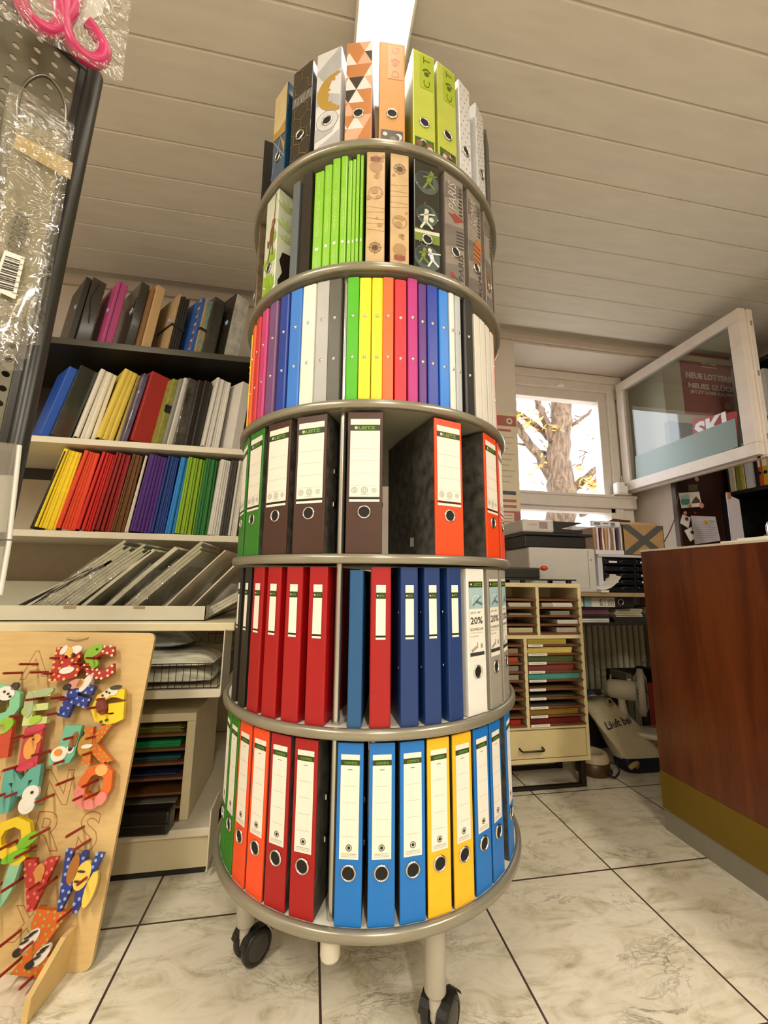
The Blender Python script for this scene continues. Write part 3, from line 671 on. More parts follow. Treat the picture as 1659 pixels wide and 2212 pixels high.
def tris(q, w, h, c):
    s = .0415; hh = s * .866 * 1.12; y = -.0006; rnd = random.Random(3)
    for r in range(-1, 9):
        for k in range(-3, 4):
            x0 = k * s + (r % 2) * s / 2 - s * .15; z0 = r * hh + .004
            q.flat([(x0, z0), (x0 + s, z0), (x0 + s / 2, z0 + hh)], y, rnd.choice((3, 3, 3, 1, 0)), c)
            q.flat([(x0 + s, z0), (x0 + s * 1.5, z0 + hh), (x0 + s / 2, z0 + hh)], y, rnd.choice((0, 1, 0, 0, 1, 0, 2)), c)
def pet(word):
    def f(q, w, h, c):
        y = -.0006
        q.rect(-w * .18, w * .42, h * .63, h * .97, y, 0)
        for i, ch in enumerate(word): q.text(ch, w * .12, h * (.68 + .12 * i) , w * .3, y - .0002, 1, rot=90, wd=h * .07) if ch != '*' else None
        zz = h * .80
        for dx, dz, r in ((0, -.006, .0075), (-.0085, .004, .0036), (-.003, .009, .0036), (.003, .009, .0036), (.0085, .004, .0036)): q.disc(w * .12 + dx, zz + dz, r, y - .0003, 1, 12)
        q.rect(-w * .42, w * .42, h * .01, h * .125, y, 2)
        for i in range(7): q.disc(random.uniform(-.3, .3) * w, h * random.uniform(.035, .10), random.uniform(.005, .011), y - .0003 - i * .00002, 3 + i % 3, 9)
    return f
def dots(q, w, h, c):
    for r in range(14):
        for k in range(4): q.disc((k - 1.5 + (r % 2) * .5) * .017, .012 + r * .022, .0022, -.0006, 0, 8, clip=c)
def bluegold(q, w, h, c):
    y = -.0006; q.flat([(-w / 2, h * .52), (w / 2, h * .46), (w / 2, h * .60), (0, h * .57), (-w / 2, h * .60)], y - .0002, 0, c); q.flat([(w * .1, h * .48), (w * .5, h * .22), (w * .5, h * .34)], y - .0002, 0, c)
    q.rect(-w / 2 + .001, w / 2 - .001, h * .56, h - .001, y, 1)
    q.line(-w * .4, h * .5, w * .5, h * .2, .0012, y - .0003, 2, c); q.line(-w * .5, h * .1, w * .2, h * .5, .0012, y - .0003, 2, c)
def oldmap(flip):
    def f(q, w, h, c):
        y = -.0006; F = (lambda z: h * (1 - z)) if flip else (lambda z: h * z)
        def rose(cx, cz, r):
            q.ringf(cx, cz, r * .62, r * .68, y, 1, 20); q.ringf(cx, cz, r * .30, r * .36, y, 1, 14)
            for i in range(16):
                a = R(22.5 * i); rr = r * (1.0 if i % 4 == 0 else (.8 if i % 2 == 0 else .62))
                q.flat([(cx + rr * math.sin(a), cz + rr * math.cos(a)), (cx + r * .16 * math.sin(a + .35), cz + r * .16 * math.cos(a + .35)), (cx, cz), (cx + r * .16 * math.sin(a - .35), cz + r * .16 * math.cos(a - .35))], y - .0002, 1, c)
        rose(0, F(.14), w * .46)
        q.ringf(0, F(.62), w * .38, w * .395, y, 1, 24); q.ringf(0, F(.62), w * .33, w * .338, y, 1, 24); q.disc(-.003, F(.64), w * .2, y - .0002, 2, 10); q.disc(.006, F(.585), w * .13, y - .0002, 2, 8); q.disc(0, F(.86), w * .36, y, 2, 14)
        for k in range(5): q.line(-w / 2, F(.3 + .05 * k), w / 2, F(.28 + .05 * k + .02 * (k % 2)), .0006, y, 1, c)
        for k in range(9): q.disc(random.uniform(-.4, .4) * w, F(random.uniform(.2, .95)), random.uniform(.003, .007), y - .0001, 2, 7, clip=c)
        q.rect(-w * .3, w * .3, F(.95), F(.91), y, 3); q.ringf(0, F(.93), w * .2, w * .22, y - .0002, 1, 16)
    return f
def player(q, cx, cz, s, y, mi, lean=.3):
    q.disc(cx + lean * s * .5, cz + s * .92, s * .11, y, mi, 10); q.line(cx, cz + s * .4, cx + lean * s * .4, cz + s * .82, s * .22, y, mi); q.line(cx, cz + s * .42, cx - s * .25, cz, s * .1, y, mi); q.line(cx, cz + s * .42, cx + s * .34, cz + s * .12, s * .1, y, mi)
    q.line(cx + lean * s * .35, cz + s * .75, cx - s * .25, cz + s * .62, s * .07, y, mi); q.line(cx + lean * s * .35, cz + s * .75, cx + s * .45, cz + s * .85, s * .07, y, mi)
def soccer(q, w, h, c):
    y = -.0006
    for cz, r, mi in ((.80, .034, 1), (.50, .030, 1), (.12, .036, 1)):
        q.disc(0, h * cz, r, y, mi, 24, clip=c); q.disc(-.006, h * cz + .006, r * .72, y - .0001, 4, 20, clip=c)
    q.flat([(-w / 2, h * .36), (w / 2, h * .37), (w / 2, h * .26), (-w / 2, h * .25)], y - .0002, 2, c)
    q.flat([(-w * .5, h * .345), (w * .5, h * .375), (w * .5, h * .345), (-w * .5, h * .32)], y - .00025, 3, c)
    player(q, .004, h * .74, .055, y - .0004, 2, .4); player(q, -.004, h * .37, .058, y - .0004, 3, .1); q.disc(.012, h * .47, .007, y - .0005, 3, 12); player(q, -.012, h * .06, .045, y - .0004, 2, .2); player(q, .014, h * .05, .05, y - .0004, 0, -.3)
    for k in range(14): q.disc(random.uniform(-.45, .45) * w, random.uniform(.05, .95) * h, random.uniform(.0008, .002), y - .0003, 3, 6, clip=c)
def city(word, icon):
    def f(q, w, h, c):
        y = -.0006
        for P_ in (((-.5, .75), (.5, .85), (.5, .95), (-.5, .9)), ((-.5, .3), (.5, .4), (.5, .55), (-.5, .5)), ((-.5, .02), (.5, .08), (.5, .2), (-.5, .14))): q.flat([(a * w, b * h) for a, b in P_], y, 1, c)
        q.text(word, -w * .12, h * .80, w * .42, y - .0003, 2, rot=90, wd=h * .26); q.text(word, w * .27, h * .17, w * .26, y - .0003, 4, rot=90, wd=h * .24)
        for k in range(9): q.rect(w * (.22 + .02 * (k % 3)), w * (.38 + .03 * (k % 2)), h * (.62 + .035 * k), h * (.635 + .035 * k), y - .0002, 4)
        if icon == 'tower':
            q.flat([(w * .5, h * .62), (w * .02, h * .56), (-w * .2, h * .6), (-w * .38, h * .618), (-w * .2, h * .62), (w * .02, h * .645)], y - .0003, 3, c); q.disc(-w * .2, h * .06, .009, y - .0003, 3, 8); q.line(-w * .2, h * .06, w * .4, h * .02, .002, y - .0003, 4, c)
            for k in range(6): q.line(w * .05, h * (.33 + .03 * k), w * .45, h * (.35 + .03 * k), .003, y - .0003, 4, c)
        elif icon == 'arena':
            q.flat([(-w * .2, h * .33), (w * .3, h * .33), (w * .46, h * .58), (w * .1, h * .58), (-w * .18, h * .47)], y - .0003, 3, c)
            for r in range(4):
                for k in range(4): q.disc(w * (-.1 + .13 * k), h * (.36 + .045 * r), .0032, y - .0005, 4, 8)
        else:
            q.rect(-w * .35, w * .1, h * .22, h * .42, y - .0003, 3)
            for k in range(4): q.rect(-w * .3, w * .05, h * (.245 + .045 * k), h * (.265 + .045 * k), y - .0005, 4)
    return f
def jungle(q, w, h, c):
    y = -.0006
    def leaf(cx, cz, r, a):
        for i in range(7):
            t = R(a - 75 + 25 * i); e = (cx + r * math.cos(t), cz + r * math.sin(t)); n_ = (-math.sin(t) * r * .13, math.cos(t) * r * .13)
            q.flat([(cx, cz), (cx + (e[0] - cx) * .6 + n_[0], cz + (e[1] - cz) * .6 + n_[1]), e, (cx + (e[0] - cx) * .6 - n_[0], cz + (e[1] - cz) * .6 - n_[1])], y - .0001 * (i % 3), 0, c)
    for a in ((-.2, .12, .045, 60), (.3, .05, .05, 120), (.2, .32, .04, 80), (-.35, .3, .035, 40), (.35, .5, .035, 110), (-.1, .03, .04, 100)): leaf(a[0] * w, a[1] * h, a[2], a[3])
    B = 1
    q.line(.02, h * .98, .017, h * .74, .0035, y - .0005, B, c); q.disc(.013, h * .70, .0125, y - .0006, B, 14, clip=c, rx=.0105); q.disc(.0115, h * .69, .006, y - .0008, 2, 10, clip=c)
    q.disc(.008, h * .585, .031, y - .0005, B, 16, rx=.0125, clip=c); q.line(.012, h * .64, -.012, h * .50, .006, y - .0006, B, c); q.line(-.012, h * .50, -.014, h * .57, .005, y - .0006, B, c); q.line(.004, h * .52, -.006, h * .36, .006, y - .0006, B, c); q.line(.012, h * .52, .016, h * .38, .006, y - .0006, B, c)
def jungle_side(o, w, wb, h, d):
    # the cover board carries a dark ape, a bird and big leaves
    q = MB(); sl = (w - wb) / 2 / d
    def P_(yy, z, off=.0009): return (w / 2 - sl * yy + off, yy, z)
    ape = [(.012, .005), (.105, .002), (.112, .05), (.098, .085), (.11, .12), (.09, .15), (.06, .155), (.045, .135), (.02, .13), (.012, .10), (.022, .07), (.010, .04)]
    q.poly([P_(a, b) for a, b in ape], 0); q.poly([P_(a, b, .0011) for a, b in ((.055, .125), (.085, .12), (.088, .142), (.065, .148))], 2)
    q.poly([P_(a, b) for a, b in ((.05, .235), (.075, .215), (.10, .17), (.108, .172), (.098, .205), (.075, .235), (.055, .246))], 0)
    for i, (a, b, r) in enumerate(((.03, .20, .04), (.03, .26, .04), (.07, .26, .045), (.12, .24, .05), (.03, .165, .03), (.13, .19, .045), (.16, .27, .05), (.17, .12, .05))):
        for k in range(5):
            t = R(30 + 30 * k); q.poly([P_(a, b, .0010), P_(a + r * .6 * math.cos(t - .2), b + r * .6 * math.sin(t - .2), .0010), P_(a + r * math.cos(t), b + r * math.sin(t), .0010), P_(a + r * .6 * math.cos(t + .2), b + r * .6 * math.sin(t + .2), .0010)], 1)
    q.build('cover_print', [mk('ape_dark', '#2b1f1a', .25, noise=.3), mk('leaf_pale', '#b9cf86', .3, noise=.1), mk('ape_face', '#4a382f', .3, noise=.1)], o)
LEAFG = mk('leaf_print', '#8fb92e', .3, noise=.15)
T5 = 'patterned binders on the top tier'; T4 = 'picture binders on the second highest tier'
def put(k, ang, w, wb, sm, des, mats, label, side=None, h=HB, ring=True, r=.390, d=DB, name='lever_arch_binder', key=None):
    return place(key or 'pat_%d_%s' % (k, ang), pattern_binder(w, wb, sm, des, mats, side, h, d, ring), name, label, 'binder', spot(k, ang, r), T5 if k == 5 else T4)
BLKG = gloss('glossy_black', '#1d1813'); WHG = gloss('glossy_white', '#dcdde0')
put(5, -79.5, .012, .006, BLK, None, [], 'thin black folder edge at the outer end of the top tier', ring=False)
put(5, -54.5, .068, .022, gloss('glossy_navy', '#1f4a6c', noise=.25), bluegold, [GOLD, gloss('pale_gold_sky', '#dcc98f', noise=.1), WHG], 'glossy blue and gold binder near the outer end of the top tier')
put(5, -40.8, .070, .022, BLKG, hexes, [GOLD, OFFW], 'black binder with a golden honeycomb pattern on the top tier')
put(5, -28.2, .072, .022, WHG, moon, [GOLD, mk('marble_grey', '#b3b4b8', .3, noise=.1), mk('marble_white', '#cfd0d3', .3, noise=.03), mk('marble_line', '#8f9094', .3, noise=0)], 'white marbled binder with a golden crescent on the top tier')
put(5, -15.8, .069, .022, mk('tri_base', '#d9c3b4', .35), tris, [COPPER, PEACH, mk('tri_black', '#3a322d', .4, noise=0), OFFW], 'binder with copper, white and black triangles on the top tier')
PETM = lambda bg, ink, ph: [mk(bg[0], bg[1], .4, noise=.05), mk(ink[0], ink[1], .4, noise=0), mk(ph[0], ph[1], .4, noise=.3), mk('fur_brown', '#7a5a3c', .4, noise=.2), mk('fur_white', '#c9c2b4', .4, noise=.1), mk('fur_dark', '#3b2d24', .4, noise=.1)]
put(5, -3.0, .068, .022, mk('satin_tan', '#c88c3a', .5, noise=.04), pet('D*G'), PETM(('patch_orange', '#dd8a3d'), ('ink_orange', '#b2602a'), ('photo_dark', '#2f2622')), 'tan orange binder with a paw motif on the top tier')
LIME = gloss('glossy_lime', '#b7c24a', rough=.25)
catm = PETM(('patch_lime', '#a3b52a'), ('ink_green', '#4c5a1a'), ('photo_green', '#3d5a22'))
put(5, 9.9, .064, .021, LIME, pet('C*T'), catm, 'lime green paw binder on the top tier right after the tan orange one')
put(5, 20.6, .064, .021, LIME, pet('C*T'), catm, 'lime green paw binder on the top tier next to the white dotted ones')
put(5, 31.0, .050, .018, WHG, dots, [mk('dot_grey', '#8d8a86', .4, noise=0)], 'white dotted binder on the top tier just behind the second lime one')
put(5, 44.0, .058, .020, WHG, dots, [mk('dot_dark', '#55524e', .4, noise=0)], 'white binder with dark dots standing proud on the top tier')
put(5, 57.0, .060, .020, mk('taupe_cloth', '#5d574f', .5, noise=.08), None, [], 'grey taupe binder at the far edge of the top tier', ring=False)
# second highest tier
put(4, -77.5, .058, .02, gloss('glossy_brown_photo', '#6a5a44', noise=.4, scale=30), None, [], 'brown animal photo binder at the outer edge, second highest tier')
jm = gloss('glossy_pale_green', '#d5dcc4', noise=.05)
o = put(4, -56.8, .068, .022, jm, jungle, [LEAFG, mk('monkey_brown', '#6e4a34', .4, noise=.2), mk('monkey_face', '#a67c5c', .4, noise=.1)], 'pale jungle binder with a hanging brown monkey, second highest tier')
jungle_side(o, .068, .022, HB, DB)
put(4, -41.3, .024, .012, mk('slate_cloth', '#5c6466', .45, noise=.05), None, [], 'slim slate grey file beside the jungle binder', ring=False, h=.29)
put(4, -35.8, .030, .013, BLKG, None, [], 'glossy black file beside the slate grey one, second highest tier', ring=False, h=.3)
PG = mk('presentation_green', '#86c52f', .35, noise=.04, coat=.3); PGI = mk('presentation_ink', '#c4e389', .4, noise=0)
def show_book(w, h):
    def f(o):
        u_cover(o, w, w * .55, h, .23, PG, rr=.003); q = MB(); q.box(-w * .28, w * .28, .004, .22, .004, h - .004); q.build('sleeves', mk('sleeve_white', '#c9d9a6', .3, noise=.05), o)
        q = MB(); y = -.0005; q.text('PRESENTATION BOOK', 0, h * .52, w * .38, y, 0, rot=90, wd=h * .36); q.text('Q-CONNECT', 0, h * .86, w * .34, y, 0, rot=90, wd=h * .18); q.rect(-w * .18, w * .18, h * .20, h * .225, y, 1); q.text('A4 POCKETS', 0, h * .09, w * .3, y, 0, rot=90, wd=h * .12); q.build('spine_print', [PGI, WHITE], o)
    return f
for i, (ang, w, h) in enumerate(((-30.6, .026, .285), (-26.9, .020, .297), (-23.7, .020, .31), (-20.6, .0165, .312), (-18.3, .0105, .296), (-16.8, .0085, .298), (-15.4, .0085, .312), (-13.9, .0075, .309))):
    lab = ('widest light green show book next to the black file', 'light green show book, second of the eight from the black file', 'light green show book, third of the eight from the black file', 'light green show book, fourth of the eight from the black file', 'thin low light green show book in the middle of the slim ones', 'thin low light green show book after the first thin one', 'thin tall light green show book, last but one before the map binders', 'thinnest light green show book touching the first map binder')[i]
    place('pb%d' % i, show_book(w, h), 'presentation_book', lab, 'show book', spot(4, ang, .390), 'light green show books on the second highest tier')
mm = [mk('map_tan', '#bd9f73', .28, noise=.25, scale=30, hex2='#cbb185'), mk('map_ink', '#6b4a30', .4, noise=0), mk('map_land', '#a78358', .4, noise=.1), mk('map_red', '#8a4a38', .4, noise=0)]
DKB = mk('map_side', '#3a2a1e', .4, noise=.1)
put(4, -8.8, .046, .016, mm[0], oldmap(False), mm, 'old map binder with its compass rose at the bottom', side=DKB, ring=False)
put(4, .0, .047, .016, mm[0], oldmap(True), mm, 'old map binder with its compass rose at the top', side=DKB, ring=False)
put(4, 10.6, .071, .022, gloss('glossy_night', '#23241d', noise=.2), soccer, [WHG, mk('globe_blue', '#4d5a55', .3, noise=.2), mk('pitch_green', '#6f8230', .4, noise=.2), mk('soccer_light', '#c9cbb8', .4, noise=.1), mk('globe_dark', '#323a38', .3, noise=.3)], 'dark football player binder beside the map binders')
cm = [WHG, mk('city_grey', '#6e665f', .4, noise=.15), mk('city_light', '#b7b0a8', .4, noise=.05), mk('eiffel_red', '#8f3428', .4, noise=.1), mk('city_dark', '#2c2622', .4, noise=0)]
co = list(cm); co[3] = mk('arena_orange', '#b06a33', .4, noise=.15)
CG = gloss('glossy_city', '#8b8279', noise=.15)
put(4, 23.4, .066, .021, CG, city('PARIS', 'tower'), cm, 'grey city binder with a red iron tower')
put(4, 35.9, .066, .021, CG, city('ROMA', 'arena'), co, 'grey city binder with an orange arena')
put(4, 49.0, .060, .020, CG, city('', 'bus'), co, 'grey city binder with an orange block near its foot, beyond the arena one')
put(4, 61.0, .060, .020, gloss('glossy_dark_photo', '#4a433b', noise=.3), None, [], 'dark photo binder at the far rim of the second highest tier', ring=False)

# ================================================================== SHELVING ALONG THE WINDOW WALL
SX0, SX1 = -1.75, -.25; SF, SB = 1.85, 2.34
SHZ = [(1.935, '#2a2721'), (1.487, '#d8cfb8'), (1.092, '#d8cfb8')]
shelf = thing('shelving_unit', 'tall cream shop shelving with coloured folders beside the binder display', 'shelving', TR(0, 0, 0))
SHB = mk('shelf_black', '#23201b', .4, noise=.05); SHC = mk('shelf_cream', '#d9d0b9', .45, noise=.04); EDGE = mk('edge_strip', '#4a463c', .25, .4, noise=.03)
for i, (z, hx) in enumerate(SHZ):
    q = MB(); q.box(SX0, SX1, SF, SB, z - .027, z, 0, b=.002)
    if i == 0: q.box(SX0, SX1, SF - .002, SF, z - .027, z + .001, 1)
    q.build('shelf_board', [SHB if i == 0 else SHC, EDGE if i == 0 else SHC], shelf)
q = MB(); q.box(SX0, SX1, SB, SB + .012, .14, 1.40); q.build('back_panel', mk('panel_beige', '#b9ab92', .6, noise=.05), shelf)
q = MB(); q.box(SX0, SX1, SB, SB + .012, 1.40, 1.91); q.build('back_panel', mk('panel_dark', '#2b2620', .6, noise=.05), shelf)
for x in (SX0 + .02, SX1 - .02):
    q = MB(); q.box(x - .015, x + .015, SB - .03, SB, 0, 2.0, b=.002); q.build('upright', SHC, shelf)
q = MB(); q.box(SX0, SX1, 1.50, SB, .735, .762, b=.003); q.build('worktop', mk('worktop_cream', '#e6d9b2', .4, noise=.03), shelf)
q = MB(); q.box(SX0, SX1 - .03, 1.50, SB, .522, .548, b=.002); q.build('shelf_board', SHC, shelf)
q = MB(); q.box(SX0, SX1 - .03, 1.50, SB, .112, .136, b=.002); q.build('base_board', SHC, shelf)
q = MB(); q.box(SX0, SX1 - .035, 1.515, 1.53, .018, .112, b=.001); q.build('base_panel', mk('base_panel_cream', '#cfc3a0', .4, noise=.04), shelf)
q = MB(); q.box(SX0, SX1 - .04, 1.52, SB, 0, .018); q.build('plinth', BLACKPL, shelf)
for za, zb in ((.53, .74), (.02, .19)):
    q = MB(); q.box(SX1 - .030, SX1 - .026, 1.485, 1.62, za, zb, 0, b=.001)
    for k in range(int((zb - za) / .035)): 
        for yy in (1.497, 1.512): q.box(SX1 - .0312, SX1 - .030, yy, yy + .005, za + .012 + .035 * k, za + .034 + .035 * k, 1)
    q.build('slotted_bracket', [SHC, DARK], shelf)

# one leaning folder: base corner and far spine edge are read on the shelf front, the spine looks to the front right
def spine_at(u0, u1, v, z, yaw, yf=SF + .012, v1=None):
    p = at(u0, v, y=yf); q = at(u1, v1 or v, y=yf); t = (q.x - p.x)
    return p.x, max(.004, t * .98 / max(.5, math.cos(R(yaw)) + .47 * math.sin(R(yaw)) ))
def lean_M(x, z, yaw, lean, y=SF + .012, t=0): return TR(x, y, z + .0015 + t * math.cos(R(yaw)) * math.sin(R(lean))) @ RY(lean) @ RZ(yaw)
def box_file(t, w, h, m, edge=None, b=.003):
    def f(o):
        q = MB(); q.box(0, t, 0, w, 0, h, 0, b=min(b, t * .3)); q.build('cover', m, o)
        if edge:
            for x in (t * .28,): q = MB(); q.box(x - .0012, x + .0012, -.0012, .004, .002, h - .002); q.build('spine_groove', edge, o)
    return f
ELA = mk('elastic_black', '#16140f', .5, noise=0); TAG = mk('tag_blue', '#7c97b8', .3, noise=.1); TAGW = mk('tag_white', '#d9dde4', .3, noise=0)
def button(o, t, w, h, x=None, z=.55):
    q = MB(); q.lathe([(.0001, .004), (.010, .0035), (.013, .0018), (.014, 0)], 18, 0, TR(-.0005, w * .16, h * z) @ RY(-90)); q.lathe([(.0001, .0052), (.005, .005), (.006, .0038)], 12, 1, TR(-.0005, w * .16, h * z) @ RY(-90)); q.build('closure_button', [TAG, TAGW], o)
S1 = 'folders on the top shelf'; YAW1, LE1 = 40, 6.5
def top_item(u0, u1, v, mat, label, h=.32, w=.245, kind='box', nm='box_file', cat='folder', lean=LE1, yaw=YAW1, z=SHZ[0][0], grp=S1, but=True):
    x, t = spine_at(u0, u1, v, z, yaw)
    o = thing(nm, label, cat, lean_M(x, z, yaw, lean, t=t), grp)
    if kind == 'box': box_file(t, w, h, mat)(o)
    elif kind == 'groove': box_file(t, w, h, mat, mk('groove_' + mat.name, '#5a1a38', .5, noise=0))(o)
    elif kind == 'pleats':
        n = 5
        for i in range(n):
            q = MB(); q.box(t * i / n, t * (i + .82) / n, 0 if i else -.0, w, 0, h - .006 * (i % 2), b=.001); q.build('pleat', mat if i else mk('kraft_cover', '#b59a72', .6, noise=.08), o)
        q = MB(); q.box(-.002, t + .002, -.004, -.001, h * .42, h * .46); q.box(-.003, -.0005, -.002, w * .7, h * .42, h * .46); q.build('elastic_band', ELA, o)
    if but: button(o, t, w, h)
    return o, t
BX = mk('box_black', '#2a261f', .3, noise=.08); BXG = mk('box_black_gloss', '#39342b', .18, noise=.1, coat=.4)
top_item(147, 160, 728, BX, 'black folder nearest the pegboard post on the top shelf')
o, t = top_item(163, 194, 730, BXG, 'black elastic folder between the post and the pink folder on the top shelf')
q = MB(); q.tube([(t * .5, -.002, .30), (t * .2, -.010, .22), (t * .55, -.004, .10)], .0016, 6); q.build('elastic_cord', ELA, o)
top_item(219, 243, 737, mk('folder_pink', '#b94a86', .5, noise=.05), 'bright pink folder on the top shelf', kind='groove')
o, t = top_item(270, 291, 741, BXG, 'glossy dark box folder with cord closure right of the pink folder', h=.33)
q = MB(); q.lathe([(.006, 0), (.010, 0), (.010, .002), (.006, .002), (.006, 0)], 16, 0, TR(-.001, .03, .19) @ RY(-90)); q.build('closure_ring', mk('ring_white', '#d8d8d6', .3, noise=0), o)
q = MB(); q.tube([(-.001, .03, .19), (-.003, .004, .24), (t * .5, -.002, .27)], .0012, 6); q.tube([(-.001, .03, .18), (-.003, .004, .12), (t * .5, -.002, .10)], .0012, 6); q.build('cord', ELA, o)
top_item(296, 304, 744, mk('folder_brown', '#8a6540', .5, noise=.08), 'thin brown folder behind the glossy dark box', h=.31, but=False)
top_item(306, 327, 746, mk('folder_tan', '#c4a477', .5, noise=.05), 'tan spined folder in the middle of the top shelf', h=.325, but=False)
top_item(359, 388, 750, mk('pleat_black', '#2c2721', .5, noise=.05), 'kraft expanding file with black pleats and elastic band', kind='pleats', h=.29)
bl, t = top_item(410, 420, 755, mk('folder_blue', '#2c5fae', .45, noise=.05), 'blue folder edged with small colourful triangles', h=.29, but=False)
q = MB(); cols = [mk('tri_%d' % i, hx, .5, noise=0) for i, hx in enumerate(('#e0a52a', '#c33f2f', '#e9c44a', '#7b2f5b'))]
for i in range(13): q.add([(-.0008, .002, .012 + i * .021), (-.0008, .002, .031 + i * .021), (-.0008, .03, .0215 + i * .021)], [(0, 1, 2)], i % 4)
q.build('triangle_border', cols, bl)
pt = mk('pleat_teal', '#3d94a8', .45, noise=.3, scale=25, hex2='#d7b24a')
o, t = top_item(421, 436, 756, pt, 'colourful patterned expanding file beside the blue folder', kind='pleats', h=.285, but=False)
SHR = mk('shrink_wrapped_black', '#2b2a25', .12, noise=.6, scale=30, bump=1.2, bscale=18, coat=.8)
top_item(438, 468, 758, SHR, 'shrink wrapped black pack with crinkled shine on the top shelf', h=.30)
o, t = top_item(483, 520, 763, mk('box_black_plain', '#26231d', .35, noise=.1), 'black box with pale crinkled spine at the binder display end of the top shelf', h=.33)
q = MB(); q.box(.002, t - .002, -.002, -.0005, .004, .326); q.build('spine_strip', mk('strip_silver', '#b9b7ae', .2, noise=.25, scale=30, bump=.5, bscale=25), o)
# second shelf
S2 = 'folders on the middle shelf'
Z2 = SHZ[1][0]
def mid_item(u0, u1, v, mat, label, **k):
    k.setdefault('but', False); return top_item(u0, u1, v, mat, label, z=Z2, grp=S2, **k)
mid_item(86, 106, 932, mk('file_royal', '#1f55b8', .4, noise=.05), 'royal blue file at the post end of the middle shelf', lean=13, h=.33)
mid_item(110, 152, 936, mk('glossy_bag_black', '#33352c', .1, noise=.15, coat=.6, bump=.3, bscale=12), 'black file in glossy wrap on the middle shelf', lean=13, h=.335)
def stack(u0, u1, v, n, mat, label, nm, cat, z, grp, h, w, lean, yaw, jit=.006, yf=SF + .012, wt=.92):
    x, t = spine_at(u0, u1, v, z, yaw, yf); t *= 1.1; st = t / n; out = []
    for i in range(n):
        rnd = random.Random(u0 * 100 + i); M = TR(x, yf + rnd.uniform(0, jit), z + .0015 + t * math.cos(R(yaw)) * math.sin(R(lean))) @ RY(lean * (1 - .25 * i / n)) @ RZ(yaw) @ TR(st * i, 0, 0)
        def f(o, st=st):
            q = MB(); c = st * wt
            # a folded sheet: rounded fold in front, two leaves behind
            q.prism([(0, w), (0, .0016), (c * .3, 0), (c * .7, 0), (c, .0016), (c, w), (c * .8, w), (c * .75, .004), (c * .25, .004), (c * .2, w)], 0, h); q.build('fold', mat, o)
        o = place('st_%s_%s' % (nm, u0), f, nm, label, cat, M, grp); out.append(o)
    return out
stack(160, 201, 940, 4, mk('file_white', '#e4dfd2', .45, noise=.04), 'white elastic folder in the white bundle on the middle shelf', 'white_folder', 'folder', Z2, 'white elastic folders on the middle shelf', .325, .235, 12, 35, .012)
LEM = mk('file_lemon', '#e2c14e', .45, noise=.3, scale=18, hex2='#ead24a')
lem = stack(209, 255, 945, 4, LEM, 'yellow lemon patterned folder on the middle shelf', 'lemon_folder', 'folder', Z2, 'lemon folders on the middle shelf', .335, .235, 13, 35, .012)
q = MB(); wz = mk('lemon_white', '#efe6cc', .5, noise=0); x = .010
for i, z in enumerate((.05, .13, .21, .29)):
    for k in range(5): q.add([(-.0006, .02 + .035 * k, z), (-.0006, .05 + .035 * k, z + .012), (-.0006, .05 + .035 * k, z + .016), (-.0006, .02 + .035 * k, z + .004)], [(0, 1, 2, 3)])
q.build('lemon_print', wz, lem[0])
mid_item(264, 276, 946, mk('clear_wrap_violet', '#6a6480', .1, noise=.5, scale=20, coat=.8, bump=.6, bscale=14), 'thin clear wrapped violet pack before the red file', lean=10, h=.33)
mid_item(284, 336, 950, mk('file_red', '#a52a24', .45, noise=.05), 'broad red file on the middle shelf', lean=9, h=.335, w=.22)
o, t = mid_item(337, 351, 953, mk('file_olive', '#8d8f3f', .45, noise=.25, scale=40), 'olive folder with a wide black elastic after the broad red file', lean=8, h=.315)
q = MB(); q.box(-.003, t + .03, -.004, -.001, .15, .185); q.build('elastic_band', ELA, o)
mid_item(353, 360, 953, mk('file_grey', '#8d8c86', .45, noise=.05), 'slim grey file behind the olive folder', lean=8, h=.32)
mid_item(362, 374, 955, mk('file_pale', '#d2cfc6', .45, noise=.05), 'slim pale file next to the grey one on the middle shelf', lean=8, h=.325)
mid_item(376, 400, 956, mk('clear_wrap_dark', '#4a463c', .1, noise=.6, scale=30, coat=.8, bump=.9, bscale=18), 'crinkly clear wrapped dark pack on the middle shelf', lean=6, h=.325)
mid_item(400, 412, 956, BX, 'black file directly after the crinkly wrapped pack', lean=6, h=.32)
mid_item(414, 434, 957, BX, 'black file beside the white bundle at the display end', lean=6, h=.32)
stack(437, 475, 960, 6, mk('file_ivory', '#dedad2', .45, noise=.04), 'white folder in the bundle at the display end of the middle shelf', 'white_file', 'folder', Z2, 'white folders near the binder display', .335, .24, 7, 33, .01)
mid_item(500, 524, 962, mk('file_white_big', '#dcd6d0', .45, noise=.04), 'broad white file closest to the binder display on the middle shelf', lean=5, h=.33)
